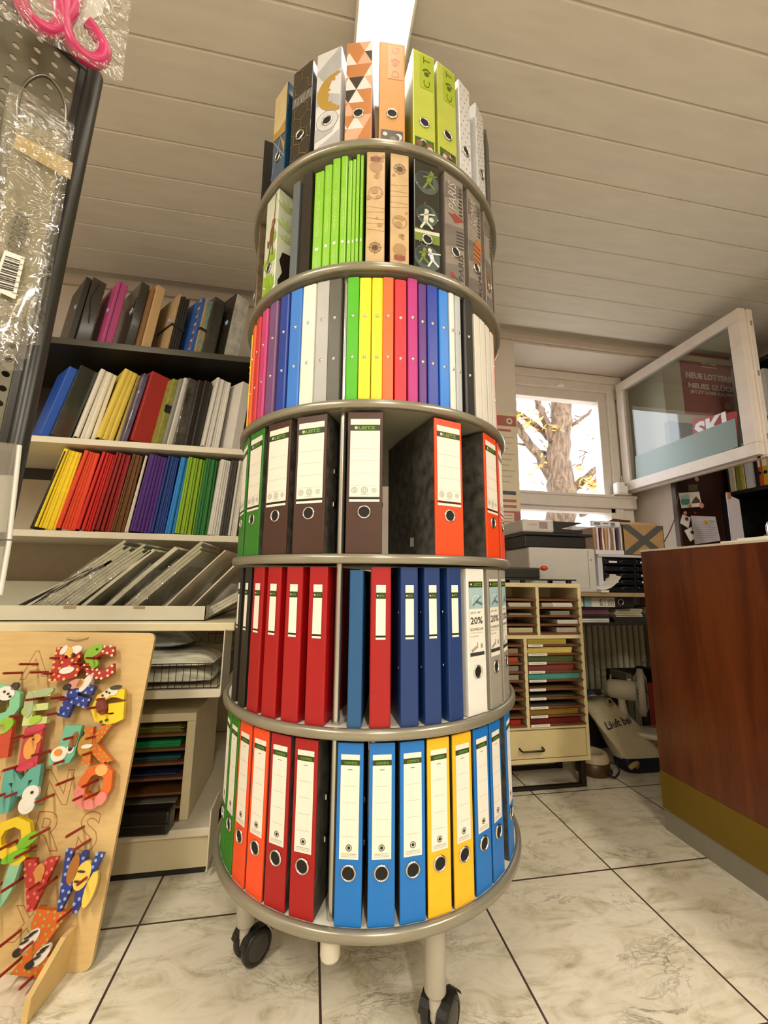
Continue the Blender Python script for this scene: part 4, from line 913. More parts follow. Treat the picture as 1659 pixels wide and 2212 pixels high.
# third shelf: bundles of coloured card folders
Z3 = SHZ[2][0]
for u0, u1, v, n, hx, cn, lean in ((64, 78, 1136, 4, '#2c2a25', 'black', 14), (67, 116, 1140, 8, '#edd31f', 'yellow', 12.5), (117, 160, 1143, 7, '#dc4318', 'orange red', 11.5), (161, 197, 1144, 7, '#c92018', 'bright red', 10.5), (198, 237, 1146, 8, '#93150f', 'dark red', 9.5), (238, 265, 1148, 7, '#70481f', 'brown', 8.5), (267, 276, 1148, 2, '#d7d0bf', 'off white', 8),
                                     (278, 325, 1150, 6, '#4a1b78', 'purple', 7.5), (326, 354, 1151, 6, '#173a82', 'dark blue', 6.5), (355, 376, 1152, 3, '#1a7cc4', 'light blue', 6), (377, 418, 1153, 8, '#86ab18', 'lime green', 4.5), (419, 447, 1154, 5, '#22702a', 'dark green', 4), (449, 475, 1154, 5, '#d9d5cb', 'white', 5), (475, 492, 1155, 3, '#3a3832', 'charcoal', 4.5), (493, 512, 1156, 4, '#d6d2c6', 'pale grey', 4)):
    stack(u0, u1, v, n, mk('card_' + cn.replace(' ', '_'), hx, .6, noise=.07, scale=50, bump=.1, bscale=200), '%s card folder in the %s bundle on the lowest folder shelf' % (cn, cn), 'card_folder', 'folder', Z3, '%s card folders' % cn, .343, .22, lean, 24, .008)

# white tray with leaning clear-wrapped packs on the worktop
TX1 = -.36
tray = thing('sorting_tray', 'long white metal tray full of leaning packs on the cream worktop', 'tray', TR(0, 0, .763))
q = MB(); TRM = mk('tray_white', '#cfcab6', .35, noise=.03); q.box(-1.7, TX1, 1.555, 1.558, 0, .050); q.box(TX1 - .003, TX1, 1.555, 2.2, 0, .050); q.box(-1.7, TX1, 2.197, 2.2, 0, .12); q.box(-1.7, TX1, 1.555, 2.2, 0, .003); q.build('tray_body', TRM, tray)
for u in (150, 300): 
    p = at(u, 1315, y=1.5545); q = MB(); q.box(p.x - .018, p.x + .018, 1.5535, 1.5548, .040, .049); q.build('tape_scrap', mk('tape_brown', '#a08a6a', .5, noise=.2), tray)
PK = [mk('wrapped_card_%d' % i, hx, .25, noise=.25, scale=14, coat=.5, bump=.25, bscale=9, stretch=(1, 6, 1)) for i, hx in enumerate(('#a3a087', '#b8b39d', '#c9c3ae', '#ddd3bd'))]
for i, (u, t, lean, L, mi, lab) in enumerate(((-14, .004, 58, .33, 1, 'thin pale sheet leaning at the post end of the white tray'), (20, .012, 55, .35, 2, 'clear wrapped pack leaning second from the post in the white tray'), (62, .050, 48, .36, 0, 'thickest wrapped pack in the white tray'), (112, .040, 47, .355, 0, 'wrapped pack with folded top in the white tray, next to the thickest one'), (150, .012, 45, .34, 1, 'dull flat pack after the folded one in the white tray'),
                                           (207, .016, 42, .34, 1, 'slim wrapped pack leaning in the middle of the white tray'), (255, .032, 44, .36, 0, 'wrapped pack with dark lower edge in the white tray'), (335, .004, 40, .33, 3, 'single pale sheet leaning alone in the white tray'), (392, .005, 41, .335, 3, 'second single pale sheet in the white tray, nearer the binder display'), (440, .03, 58, .34, 2, 'low lying clear pack at the binder display end of the white tray'))):
    p = at(u, 1311, y=1.60)
    o = thing('paper_pack', lab, 'paper pack', TR(p.x, 1.60, .768 + t * math.sin(R(lean))) @ RY(lean), 'packs in the white tray')
    n = max(1, int(t / .010))
    q = MB(); 
    nz, bend = 8, .012
    for s_ in range(n):
        x0, x1 = t * s_ / n, t * (s_ + .9) / n; L2 = L - .012 * ((s_ * 7) % 3)
        for k in range(nz):
            za, zb = L2 * k / nz, L2 * (k + 1) / nz; f1 = lambda z: bend * (z / L2) ** 2 * (1 if i % 2 else .5)
            q.add([(x0 + f1(za), 0, za), (x1 + f1(za), 0, za), (x1 + f1(za), .30, za), (x0 + f1(za), .30, za), (x0 + f1(zb), 0, zb), (x1 + f1(zb), 0, zb), (x1 + f1(zb), .30, zb), (x0 + f1(zb), .30, zb)], [(0, 1, 5, 4), (1, 2, 6, 5), (2, 3, 7, 6), (3, 0, 4, 7)] + ([(0, 3, 2, 1)] if k == 0 else []) + ([(4, 5, 6, 7)] if k == nz - 1 else []))
    q.build('sheets', PK[mi], o)
    if t > .014:
        q = MB(); q.box(-.003, t + .004, -.004, .304, .002, L * .72, b=.002); q.build('clear_sleeve', CLEAR, o)

# wire basket with bagged packs, below the worktop
bk = thing('wire_basket', 'black wire basket holding bagged packs under the worktop', 'basket', TR(0, 0, .549)); WIRE = mk('wire_black', '#191613', .4, .3, noise=0)
q = MB(); bx0, bx1, by0, by1, bh = -1.2, -.292, 1.508, 2.25, .080
for k in range(42): x = bx1 - .0222 * k; q.tube([(x, by0, .002), (x, by0, bh)], .0011, 6)
for z in (.003, bh): q.tube([(bx0, by0, z), (bx1, by0, z)], .0018, 6)
for k in range(34): y = by0 + .0222 * k; q.tube([(bx1, y, .002), (bx1, y, bh)], .0011, 6)
for z in (.003, bh): q.tube([(bx1, by0, z), (bx1, by1, z)], .0018, 6)
q.build('wire_front', WIRE, bk)
q = MB()
for k in range(28): x = bx1 - .034 * k; q.tube([(x, by1, .002), (x, by1, .17)], .0012, 6)
for z in (.03, .085, .14): q.tube([(bx0, by1 - .003, z), (bx1, by1 - .003, z)], .0016, 6)
q.build('wire_back', WIRE, bk)
def soft_pack(name, label, x0, x1, y0, y1, z0, z1, mat, seed, amp, grp):
    o = thing(name, label, 'bag', TR((x0 + x1) / 2, (y0 + y1) / 2, z0), grp); rnd = random.Random(seed); nx, ny = 16, 10; vs = []; fs = []
    W_, D_, H_ = x1 - x0, y1 - y0, z1 - z0
    ph = [rnd.uniform(0, 6) for _ in range(6)]
    for s_ in (0, 1):
        for j in range(ny + 1):
            for i in range(nx + 1):
                a, b = i / nx, j / ny; e = min(1, 5 * min(a, 1 - a)) * min(1, 5 * min(b, 1 - b)); e = e ** .5
                wv = math.sin(9 * a + ph[0] + 4 * b) * .3 + math.sin(17 * b + ph[1] - 6 * a) * .25 + math.sin(23 * a + ph[2]) * .15
                z = H_ * (.35 + (.65 * e + amp * wv * e if s_ else -.35 * e)); vs.append(((a - .5) * W_, (b - .5) * D_, max(0.001, z)))
    m_ = (nx + 1) * (ny + 1)
    for s_ in (0, 1):
        for j in range(ny):
            for i in range(nx):
                k = s_ * m_ + j * (nx + 1) + i; f = (k, k + 1, k + nx + 2, k + nx + 1); fs.append(f if s_ else f[::-1])
    edge = [i for i in range(nx + 1)] + [j * (nx + 1) + nx for j in range(1, ny + 1)] + [ny * (nx + 1) + i for i in range(nx - 1, -1, -1)] + [j * (nx + 1) for j in range(ny - 1, 0, -1)]
    for a, b in zip(edge, edge[1:] + edge[:1]): fs.append((a, b, m_ + b, m_ + a))
    MB().add(vs, fs, 0, True).build('bagged_sheets', mat, o); return o
BAGM = mk('bagged_film', '#cfccb8', .12, noise=.45, scale=9, coat=.8, bump=.8, bscale=7, stretch=(1, 4, 3)); BAGD = mk('bagged_film_blue', '#a9b1bc', .1, noise=.55, scale=9, coat=.8, bump=.9, bscale=7, stretch=(1, 4, 3))
soft_pack('bagged_pack', 'clear bagged pack lying lowest in the wire basket', -.64, -.32, 1.53, 1.90, .553, .603, BAGM, 1, .10, 'bagged packs in the wire basket')
soft_pack('bagged_pack', 'clear bagged pack lying on the lowest one in the wire basket', -.62, -.32, 1.535, 1.92, .604, .652, BAGM, 2, .12, 'bagged packs in the wire basket')
soft_pack('bagged_pack', 'bluish bag bulging behind the wooden board in the wire basket', -.80, -.42, 1.60, 2.02, .654, .732, BAGD, 3, .16, 'bagged packs in the wire basket')

# paper rack under the basket shelf
cz = lambda v: at(395, v, y=1.55).z
rack = thing('paper_rack', 'cream paper rack with brown shelves behind the alphabet board', 'rack', TR(0, 0, .137))
rx0, rx1, ry0, ry1 = -1.05, -.36, 1.55, 1.90
q = MB(); q.box(rx1 - .027, rx1, ry0 + .0005, ry1, 0, .2995, b=.001); q.box(rx0, rx0 + .02, ry0, ry1, 0, .325, b=.0015); q.box(rx0, rx1, ry0, ry1, .300, .326, b=.0015); q.box(rx0, rx1, ry1 - .006, ry1, 0, .32); q.build('carcass', mk('rack_cream', '#d3c6a2', .5, noise=.05), rack)
RKS = []
for v in (1586, 1617, 1647, 1679, 1711, 1741, 1772):
    z = cz(v) - .137; RKS.append(z); q = MB(); q.box(rx0 + .02, rx1 - .025 - .002, ry0 - .006, ry1 - .01, z - .0035, z + .0035, b=.001); q.build('shelf', BROWNWOOD, rack)
for i, (z, n, hx, cn) in enumerate(((RKS[0], 4, '#6d6a25', 'olive'), (RKS[1], 4, '#0f8a4c', 'green'), (RKS[2], 3, '#1e4a49', 'dark teal'), (RKS[3], 2, '#22264f', 'dark blue'), (RKS[5], 2, '#8a8676', 'grey'))):
    for k in range(n):
        def f(o, hx=hx, cn=cn):
            q = MB(); q.box(-.20, .20, 0, .30, 0, .0042, b=.0008); q.build('sheet_pack', mk('rackcard_' + cn.replace(' ', '_'), hx, .5, noise=.08), o)
        rnd = random.Random(i * 9 + k)
        place('rk%d' % i, f, 'card_pack', '%s card pack on a shelf of the cream paper rack' % cn, 'card', TR(-.605 + rnd.uniform(-.006, .006), ry0 + .004 + rnd.uniform(0, .012), .137 + z + .0040 + .0046 * k), '%s card packs in the paper rack' % cn)
o = thing('portfolio_bag', 'flat black bag lying across the front of the cream paper rack', 'bag', TR(-.62, 1.508, .1375) @ RZ(-2))
q = MB(); q.box(-.235, .226, -.03, .03, 0, .066, b=.008); q.build('bag_body', mk('bag_black', '#161412', .3, noise=.3, bump=.3, bscale=10), o)
q = MB(); q.box(-.235, .226, -.034, -.029, .03, .033, b=.001); q.build('zip', mk('zip_dark', '#2c2926', .4, noise=0), o)

# ================================================================== WOODEN ALPHABET BOARD
BLEAN = 10.837
BM = Matrix(((.9915, .13, 0, -.468), (-.13, .9915, 0, 1.213), (0, 0, 1, .001), (0, 0, 0, 1))) @ RX(-BLEAN)
BMI = BM.inverted(); BN = (BM.to_3x3() @ Vector((0, -1, 0)))
def onboard(u, v): p = BMI @ at_plane(u, v, BM.translation, BN); return p.x, p.z
PLY = mk('board_ply', '#d0b076', .45, noise=.07, scale=14, stretch=(1, 1, 6), bump=.04, bscale=120); PLYE = mk('board_ply_edge', '#d8b878', .5, noise=.1)
board = thing('alphabet_board', 'light wooden board of red pegs with painted letters hanging on it', 'letter board', BM)
BW, BH = .46, .760
q = MB(); rr = .018; poly = []
for cx, cz, a0 in ((-rr, BH - rr, 0), (-BW + rr, BH - rr, 90), (-BW + rr, rr, 180), (-rr, rr, 270)):
    for i in range(5): t = R(a0 + 22.5 * i); poly.append((cx + rr * math.cos(t), cz + rr * math.sin(t)))
XZ = Matrix(((1, 0, 0, 0), (0, 0, 1, 0), (0, 1, 0, 0), (0, 0, 0, 1)))
q.prism(poly, 0, .010, 0, XZ); q.build('panel', PLY, board)
def foot(x, nm='foot'):
    q = MB(); ft = RX(BLEAN)   # the foot stands upright on the floor
    q.prism([(.012, .002), (.012, .083), (-.02, .086), (-.112, .045), (-.116, .002)], x - .006, x + .006, 0, ft @ Matrix(((0, 0, 1, 0), (1, 0, 0, 0), (0, 1, 0, 0), (0, 0, 0, 1)))); q.build(nm, PLYE, board)
foot(-.058); foot(-.40)
q = MB(); a = onboard(143, 1376); b = onboard(193, 1375); q.tube([(a[0], .004, a[1]), (a[0] + .004, -.004, a[1] - .004), ((a[0] + b[0]) / 2, -.007, a[1] - .0075), (b[0] - .004, -.004, b[1] - .004), (b[0], .004, b[1])], .0017, 8); q.build('hanging_cord', mk('cord_natural', '#cdb183', .7, noise=.1), board)
PEG = mk('peg_red', '#9c2b1c', .4, noise=.06)
pegs6 = [(390, 550), (230, 640), (495, 633), (620, 645), (690, 490), (895, 548), (1000, 580), (1040, 490), (60, 920), (445, 905), (690, 890), (785, 900), (300, 1065), (655, 1050), (1150, 900), (1050, 990), (1160, 1015), (310, 1280), (430, 1270), (830, 1290), (1050, 1285), (520, 1450), (735, 1530), (1015, 1445), (240, 1595), (765, 1735), (1015, 1755), (560, 1905), (930, 1885), (1040, 1875), (140, 1865), (260, 1855)]
pegs7 = [(460, 385), (780, 370), (330, 555), (843, 490), (160, 500), (450, 835), (880, 790), (100, 850), (215, 850), (530, 845), (25, 1080), (710, 1110), (195, 1335), (395, 1370), (200, 1595), (390, 1690)]
for u, v in [(a / 4.808, 1320 + b / 4.808) for a, b in pegs6] + [(a / 4.32, 1700 + b / 4.32) for a, b in pegs7]:
    x, z = onboard(u, v); q = MB(); q.tube([(x, .002, z), (x, -.063, z), (x, -.066, z)], [.0033, .0033, .0024], 10); q.build('peg', PEG, board)
def letter_solid(q, ch, hgt, wd, y0, y1, mi=0, bold=.0, rot=0.0, cx=0.0, cz=0.0):
    vs, fs, asp = text_geo(ch, bold); ww = wd or asp * hgt; c, s_ = math.cos(R(rot)), math.sin(R(rot))
    P_ = [(cx + a * ww * c - b * hgt * s_, cz + a * ww * s_ + b * hgt * c) for a, b in vs]; n = len(P_); cnt = {}
    for f in fs:
        for i in range(len(f)): e = (f[i], f[(i + 1) % len(f)]); cnt[e] = cnt.get(e, 0) + 1
    bd = [e for e in cnt if (e[1], e[0]) not in cnt]
    q.add([(a, y0, b) for a, b in P_] + [(a, y1, b) for a, b in P_], [tuple(f) for f in fs] + [tuple(n + i for i in f[::-1]) for f in fs] + [(e[1], e[0], n + e[0], n + e[1]) for e in bd], mi)
    return P_, fs
def engraved(ch, u, v, hgt, rot=0):
    x, z = onboard(u, v); cu = bpy.data.curves.new('t', 'FONT'); cu.body = ch; cu.size = 1; cu.fill_mode = 'NONE'; cu.offset = .02; cu.bevel_depth = .010; cu.bevel_resolution = 0; cu.resolution_u = 4
    ob = bpy.data.objects.new('t', cu); COL.objects.link(ob); me = bpy.data.meshes.new_from_object(ob.evaluated_get(bpy.context.evaluated_depsgraph_get()))
    vs = [tuple(v_.co) for v_ in me.vertices]; fs = [tuple(p.vertices) for p in me.polygons]; bpy.data.objects.remove(ob); bpy.data.curves.remove(cu)
    x0, x1 = min(a[0] for a in vs), max(a[0] for a in vs); y0_, y1_ = min(a[1] for a in vs), max(a[1] for a in vs); k = hgt / (y1_ - y0_)
    q = MB(); M = TR(x, 0, z) @ RY(-rot); q.add([((a[0] - (x0 + x1) / 2) * k, -a[2] * k * .35 - .0002, (a[1] - (y0_ + y1_) / 2) * k) for a in vs], fs, 0, False, M)
    return q.build('engraved_outline', mk('engraved_line', '#a9703f', .6, noise=0), board)
for a in (('A', 77, 1435, .075, 8), ('L', 2, 1700, .07, 0), ('N', 122, 1700, .08, 0), ('R', 105, 1795, .085, 0), ('S', 192, 1795, .085, 0), ('X', 60, 1995, .07, 0)): engraved(*a)
LM = {}
def lmat(hx): return mk('painted_' + hx[1:], hx, .35, noise=.05, coat=.2)
def wood_letter(ch, u, v, hgt, wd, rot, body, label, dots=None, dcol=None, extra=(), bold=.06, off=.016, tri=False, y_th=.013):
    p_ = BMI @ at_plane(u, v, BM.translation + BN * (off + y_th), BN); x, z = p_.x, p_.z; M = BM @ TR(x, -off, z) @ RY(-rot)
    o = thing('wooden_letter', label, 'letter', M, 'wooden letters on the alphabet board')
    q = MB(); P_, fs = letter_solid(q, ch, hgt, wd, -y_th, 0, 0, bold); mats = [lmat(body)]
    if dots:
        rnd = random.Random(ord(ch)); pts = []; ar = []
        for f in fs:
            a, b, c = (P_[i] for i in f[:3]); ar.append(abs((b[0] - a[0]) * (c[1] - a[1]) - (c[0] - a[0]) * (b[1] - a[1])))
        for _ in range(400):
            f = rnd.choices(fs, ar)[0]; r1, r2 = rnd.random() ** .5, rnd.random(); a, b, c = (P_[i] for i in f[:3])
            p = ((1 - r1) * a[0] + r1 * (1 - r2) * b[0] + r1 * r2 * c[0], (1 - r1) * a[1] + r1 * (1 - r2) * b[1] + r1 * r2 * c[1])
            if all(math.hypot(p[0] - w_[0], p[1] - w_[1]) > dots * 3.4 for w_ in pts): pts.append(p)
        for px, pz in pts:
            if tri: q.flat([(px - dots, pz - dots * .8), (px + dots, pz - dots * .8), (px, pz + dots)], -y_th - .0004, 1)
            else: q.disc(px, pz, dots, -y_th - .0004, 1, 10)
        mats.append(lmat(dcol))
    q.build('letter_shape', mats, o)
    for nm, hx, blobs in extra:
        q = MB()
        for i, (ex, ez, erx, erz, ea) in enumerate(blobs):
            ring = []
            for k in range(16): t = 2 * math.pi * k / 16; a, b = erx * math.cos(t), erz * math.sin(t); c, s_ = math.cos(R(ea)), math.sin(R(ea)); ring.append((ex + a * c - b * s_, ez + a * s_ + b * c))
            lift = .004 if nm in ('eye', 'nose', 'spots', 'mouth', 'stripes', 'beak') else .002
            q.prism(ring, -y_th - lift - .0003 * i, -y_th * .6 if lift < .003 else -y_th, 0, XZ)
        q.build('animal_' + nm, lmat(hx), o)
    return o
wood_letter('B', 145, 1433, .090, .078, 2, '#b3201a', 'red letter with yellow dots and a white goose head, top row', .0038, '#e8c25a', [('head', '#e8e2d4', [(.012, .034, .022, .012, 20), (-.016, .036, .014, .008, 60)]), ('beak', '#e3b34a', [(.002, .030, .008, .016, 20)]), ('eye', '#15130f', [(.013, .022, .005, .006, 0)]), ('belly', '#efe9e2', [(.004, -.018, .020, .009, 10)])])
wood_letter('C', 213, 1432, .090, .080, 12, '#ad221a', 'red pale dotted letter with a lime dragon head, top row end', .0034, '#ecd9b0', [('head', '#84b827', [(-.012, .036, .024, .015, 20), (-.026, .022, .012, .018, 10), (-.012, .0, .012, .012, 0)]), ('eye', '#15130f', [(-.004, .038, .003, .003, 0)])])
wood_letter('D', 6, 1524, .100, .090, -6, '#7ec79a', 'mint letter with a spotted white dog head, second row from the top', None, None, [('head', '#ece8df', [(-.004, .030, .024, .018, 0)]), ('ear', '#3c332d', [(.012, .050, .010, .010, 0)]), ('spots', '#2c2723', [(.004, .030, .003, .003, 0), (-.008, .034, .003, .003, 0), (.012, .024, .003, .003, 0)])])
wood_letter('E', 80, 1528, .085, .062, 6, '#c9d78e', 'pale green letter with rounded ends and a grey green trunk, second row', None, None, [('trunk', '#a9b98c', [(.008, .036, .030, .010, 10), (-.022, .010, .012, .034, 5)]), ('belly', '#a3c93a', [(-.026, -.006, .012, .012, 0), (.002, -.030, .016, .010, 10)])], bold=.03)
wood_letter('F', 164, 1514, .088, .066, -12, '#1b2f86', 'navy letter with pale triangles and a big-beaked bird, second row', .0042, '#8fb3e0', [('head', '#e6e0d8', [(.006, .048, .010, .026, -15)]), ('beak', '#d98f86', [(-.020, .040, .020, .012, 30)]), ('mouth', '#e2b545', [(-.008, .044, .007, .013, -10)]), ('nose', '#15130f', [(-.037, .028, .012, .009, 30)])], tri=True)
wood_letter('G', 232, 1526, .092, .088, 8, '#e6c81c', 'yellow letter with a brown spotted long-necked animal, end of the second row', None, None, [('neck', '#e9dfc4', [(-.006, .030, .024, .010, 40), (.012, .036, .014, .010, 0)]), ('mouth', '#7a3324', [(-.014, .002, .014, .022, 20)]), ('nose', '#3a3a2c', [(.020, .046, .016, .006, 0)]), ('spots', '#3b2a1c', [(-.014, .030, .003, .003, 0), (-.004, .038, .003, .003, 0), (.004, .034, .0025, .0025, 0), (-.012, -.036, .003, .003, 0), (.002, -.034, .003, .003, 0)])])
wood_letter('H', -14, 1598, .095, .085, 8, '#c24425', 'orange red letter with green slice at the frame edge, third row', None, None, [('slice', '#8fbf2e', [(.022, .030, .024, .018, 30)]), ('belly', '#e6c58c', [(.014, .024, .012, .010, 30)])])
wood_letter('I', 66, 1614, .095, .046, 6, '#c23a4a', 'pink serif letter with a small orange cat, third row', None, None, [('foot_bar', '#c8384e', [(-.004, -.044, .022, .009, 10), (.008, .044, .022, .009, 10)]), ('cat_body', '#e09a48', [(.0, -.002, .016, .026, 0), (.010, .018, .014, .012, 20)]), ('eye', '#15130f', [(.006, .018, .0022, .0022, 0)])], bold=.10)
wood_letter('J', 138, 1610, .095, .066, -2, '#6ab899', 'mint striped letter with an egg-like eye and brown band, third row', None, None, [('band', '#9a5b2c', [(.022, .010, .009, .024, -8)]), ('belly', '#efe6d2', [(-.006, -.020, .020, .018, 20)]), ('mouth', '#e08a2c', [(-.008, -.016, .010, .008, 0)]), ('white', '#efece4', [(.020, -.008, .010, .010, 0)]), ('eye', '#15130f', [(.020, -.008, .004, .004, 0)])], bold=.12)
wood_letter('K', 213, 1608, .088, .078, 8, '#d4671e', 'orange letter with green flecks and an ochre round face, third row end', .0024, '#9fae3a', [('head', '#b98a32', [(-.034, .004, .018, .026, -10)]), ('mouth', '#efe9dc', [(-.028, .0, .014, .005, 0)])])
wood_letter('M', 42, 1704, .098, .090, 8, '#5aa79a', 'teal letter with a white bear leaning on its leg, fourth row', None, None, [('bear', '#e4e1d8', [(.030, -.014, .020, .018, 10), (.024, -.038, .020, .020, 0)]), ('nose', '#15130f', [(.034, -.012, .0035, .0035, 0)])])
wood_letter('O', 204, 1697, .105, .088, -10, '#d9661f', 'orange ring letter with a pink lower half and pale face, fourth row', None, None, [('head', '#e8ac62', [(.004, .036, .016, .013, 0)]), ('bottom', '#dd8276', [(-.004, -.040, .030, .012, 0), (-.030, -.022, .014, .016, 30), (.028, -.024, .013, .016, -30)])], bold=.05)
wood_letter('Q', 22, 1817, .100, .098, 0, '#e3c51d', 'yellow ring letter with a bright green snake, fifth row', None, None, [('snake', '#6fb81c', [(.042, .002, .026, .012, 35), (.020, -.030, .030, .010, 25)])], bold=.05)
wood_letter('U', -8, 1908, .110, .080, -6, '#8cc3a0', 'mint letter cut off by the frame, sixth row', None, None, [])
wood_letter('V', 76, 1912, .102, .078, 2, '#b3261c', 'red letter with pink dots and a tan fox, sixth row', .0036, '#d9686a', [('fox', '#c98a44', [(.004, .026, .012, .016, 0), (.006, .012, .008, .012, 0)])], bold=.09)
wood_letter('W', 163, 1905, .118, .092, -6, '#202f80', 'navy letter with pale blue dots and a yellow maned animal, sixth row end', .0036, '#86a8dc', [('mane', '#a4651f', [(-.014, .024, .012, .030, 0)]), ('body', '#e2c352', [(.012, .014, .018, .030, -8), (.040, -.010, .012, .036, -5)]), ('stripes', '#2c2723', [(.008, .022, .009, .0022, 0), (.006, .002, .009, .0022, 0)])], bold=.05)
wood_letter('Z', 86, 2037, .118, .085, -6, '#d2611a', 'orange green flecked letter with a striped animal head, lowest row', .0032, '#a7a53c', [('head', '#e6e2d8', [(-.024, .004, .012, .026, -35), (.012, -.020, .012, .024, -35)]), ('stripes', '#1b1814', [(-.028, .010, .010, .0024, 30), (-.020, .018, .010, .0024, 30), (-.034, .0, .010, .0024, 30), (.010, -.014, .010, .0024, 30), (.016, -.006, .010, .0024, 30), (.004, -.024, .010, .0024, 30)]), ('nose', '#15130f', [(-.042, -.020, .010, .008, 20), (-.006, -.038, .010, .007, 20)])], bold=.09)

# ================================================================== BLACK PEGBOARD STAND, close at the edge of the frame
PP = Vector((-.427, .598, 0)); PA = 46.0
PD = Vector((-math.sin(R(PA)), -math.cos(R(PA)), 0)); PN = Vector((math.cos(R(PA)), -math.sin(R(PA)), 0))
# local frame: X runs along the board towards the post, Z up, -Y looks at the camera side
PM = Matrix(((-PD.x, -PN.x, 0, PP.x), (-PD.y, -PN.y, 0, PP.y), (0, 0, 1, 0), (0, 0, 0, 1))) @ RY(1.5); PMI = PM.inverted()
def onpeg(u, v, off=0.0):
    p = PMI @ at_plane(u, v, PP + PN * off, PN); return p.x, p.z
PTOP = onpeg(222, 175)[1]
stand = thing('pegboard_stand', 'black perforated metal stand standing close at the edge of the photo', 'display stand', PM)
PBM = mk('peg_black_metal', '#2b2925', .34, .35, noise=.08, scale=12); PGM = mk('peg_board_metal', '#67634f', .42, .25, noise=.12, scale=9)
for x in (0, -.62):
    q = MB(); q.tube([(x, 0, .012), (x, 0, PTOP - .004), (x, 0, PTOP)], [.0125, .0125, .011], 20); q.build('post', PBM, stand)
    q = MB(); q.box(x - .012, x + .012, -.20, .20, 0, .024, b=.003); q.build('foot', PBM, stand)
pit = .0215; x1b, zb0 = -.016, .25; ncol, nrow = 27, int((PTOP - .01 - zb0) / pit)
q = MB(); r = .0046; o8 = [(-.5, -.5), (0, -.5), (.5, -.5), (.5, 0), (.5, .5), (0, .5), (-.5, .5), (-.5, 0)]
for i in range(ncol):
    for j in range(nrow):
        cx, cz = x1b - pit * (i + .5), PTOP - .012 - pit * (j + .5)
        if i > 11 or j > 46:
            q.box(cx - pit / 2, cx + pit / 2, 0, .0022, cz - pit / 2, cz + pit / 2) if False else q.rect(cx - pit / 2, cx + pit / 2, cz - pit / 2, cz + pit / 2, 0); continue
        O = [(cx + a * pit, cz + b * pit) for a, b in o8]; I = [(cx + r * math.cos(R(-135 + 45 * k)), cz + r * math.sin(R(-135 + 45 * k))) for k in range(8)]
        vs = [(a, 0, b) for a, b in O] + [(a, 0, b) for a, b in I] + [(a, .002, b) for a, b in I] + [(a, .002, b) for a, b in O]
        fs = []
        for k in range(8): l = (k + 1) % 8; fs += [(k, l, 8 + l, 8 + k), (8 + k, 8 + l, 16 + l, 16 + k), (16 + k, 16 + l, 24 + l, 24 + k)]
        q.add(vs, fs)
q.build('perforated_panel', PGM, stand)
q = MB(); q.box(-.62, -.0, -.004, .006, PTOP - .014, PTOP, b=.002); q.box(-.020, -.010, -.003, .005, zb0, PTOP - .01, b=.001); q.build('panel_frame', PBM, stand)
yb = thing('yellow_pack', 'yellow pack behind the black pegboard showing through its holes', 'pack', PM @ TR(-.10, .055, 1.02))
q = MB(); q.box(-.22, .075, 0, .012, -.06, .24, b=.002); q.build('wrapper', mk('pack_yellow', '#f0c21a', .4, noise=.06, scale=20), yb); q = MB(); q.tube([(0, .004, .24), (0, -.01, .252), (0, -.052, .254)], .0015, 6); q.build('hang_tab', CLEAR, yb)

def sheet(pts_uv, off, nx=12, ny=16, amp=.004, seed=1, sway=0.0):
    """a hanging film: four photo corners (tl, tr, br, bl) read on a plane in front of the pegboard, gently crumpled"""
    C_ = [onpeg(*p, off) for p in pts_uv]; rnd = random.Random(seed); ph = [rnd.uniform(0, 6) for _ in range(5)]; vs = []; fs = []
    for j in range(ny + 1):
        for i in range(nx + 1):
            a, b = i / nx, j / ny
            x = (1 - b) * ((1 - a) * C_[0][0] + a * C_[1][0]) + b * ((1 - a) * C_[3][0] + a * C_[2][0]); z = (1 - b) * ((1 - a) * C_[0][1] + a * C_[1][1]) + b * ((1 - a) * C_[3][1] + a * C_[2][1])
            y = -off + amp * (math.sin(7 * a + 5 * b + ph[0]) + .6 * math.sin(13 * a - 9 * b + ph[1]) + .5 * math.sin(21 * b + ph[2] + 4 * a))
            vs.append((x, y, z))
    for j in range(ny):
        for i in range(nx): k = j * (nx + 1) + i; fs.append((k, k + 1, k + nx + 2, k + nx + 1))
    return vs, fs
BAGC = mk_film('bag_film', gloss=.03, rough=.10, bump=.8, bscale=22, ior=1.6, body=.06, bodyhex='#d8d0b8')
# bag with pink scissors
sb = thing('scissors_bag', 'clear bag with pink scissors hanging at the top of the pegboard', 'bag', PM)
for nm, off, sd in (('bag_front', .062, 2), ('bag_back', .046, 3)):
    vs, fs = sheet([(-60, -170), (292, -60), (262, 178), (-20, 20)], off, amp=.0028, seed=sd); q = MB(); q.add(vs, fs, 0, True); q.build(nm, BAGC, sb)
PINK = mk('scissor_pink', '#c42a63', .3, noise=.08)
def smooth(P_, n=5):
    out = []
    for i in range(len(P_) - 1):
        a, b, c, d = P_[max(i - 1, 0)], P_[i], P_[i + 1], P_[min(i + 2, len(P_) - 1)]
        for k in range(n):
            t = k / n; out.append(tuple(.5 * (2 * b[j] + (c[j] - a[j]) * t + (2 * a[j] - 5 * b[j] + 4 * c[j] - d[j]) * t * t + (3 * b[j] - a[j] - 3 * c[j] + d[j]) * t ** 3) for j in range(3)))
    return out + [tuple(P_[-1])]
def scis_ring(pts, r): 
    q = MB(); q.tube(smooth([(onpeg(*p, .054)[0], -.054 + dy, onpeg(*p, .054)[1]) for p, dy in pts]), r, 12); return q
q = scis_ring([((40, -40), 0), ((48, 10), 0), ((70, 45), 0), ((105, 66), 0), ((128, 58), 0), ((130, 20), 0), ((110, -30), 0)], .0095); q.build('handle_loop', PINK, sb)
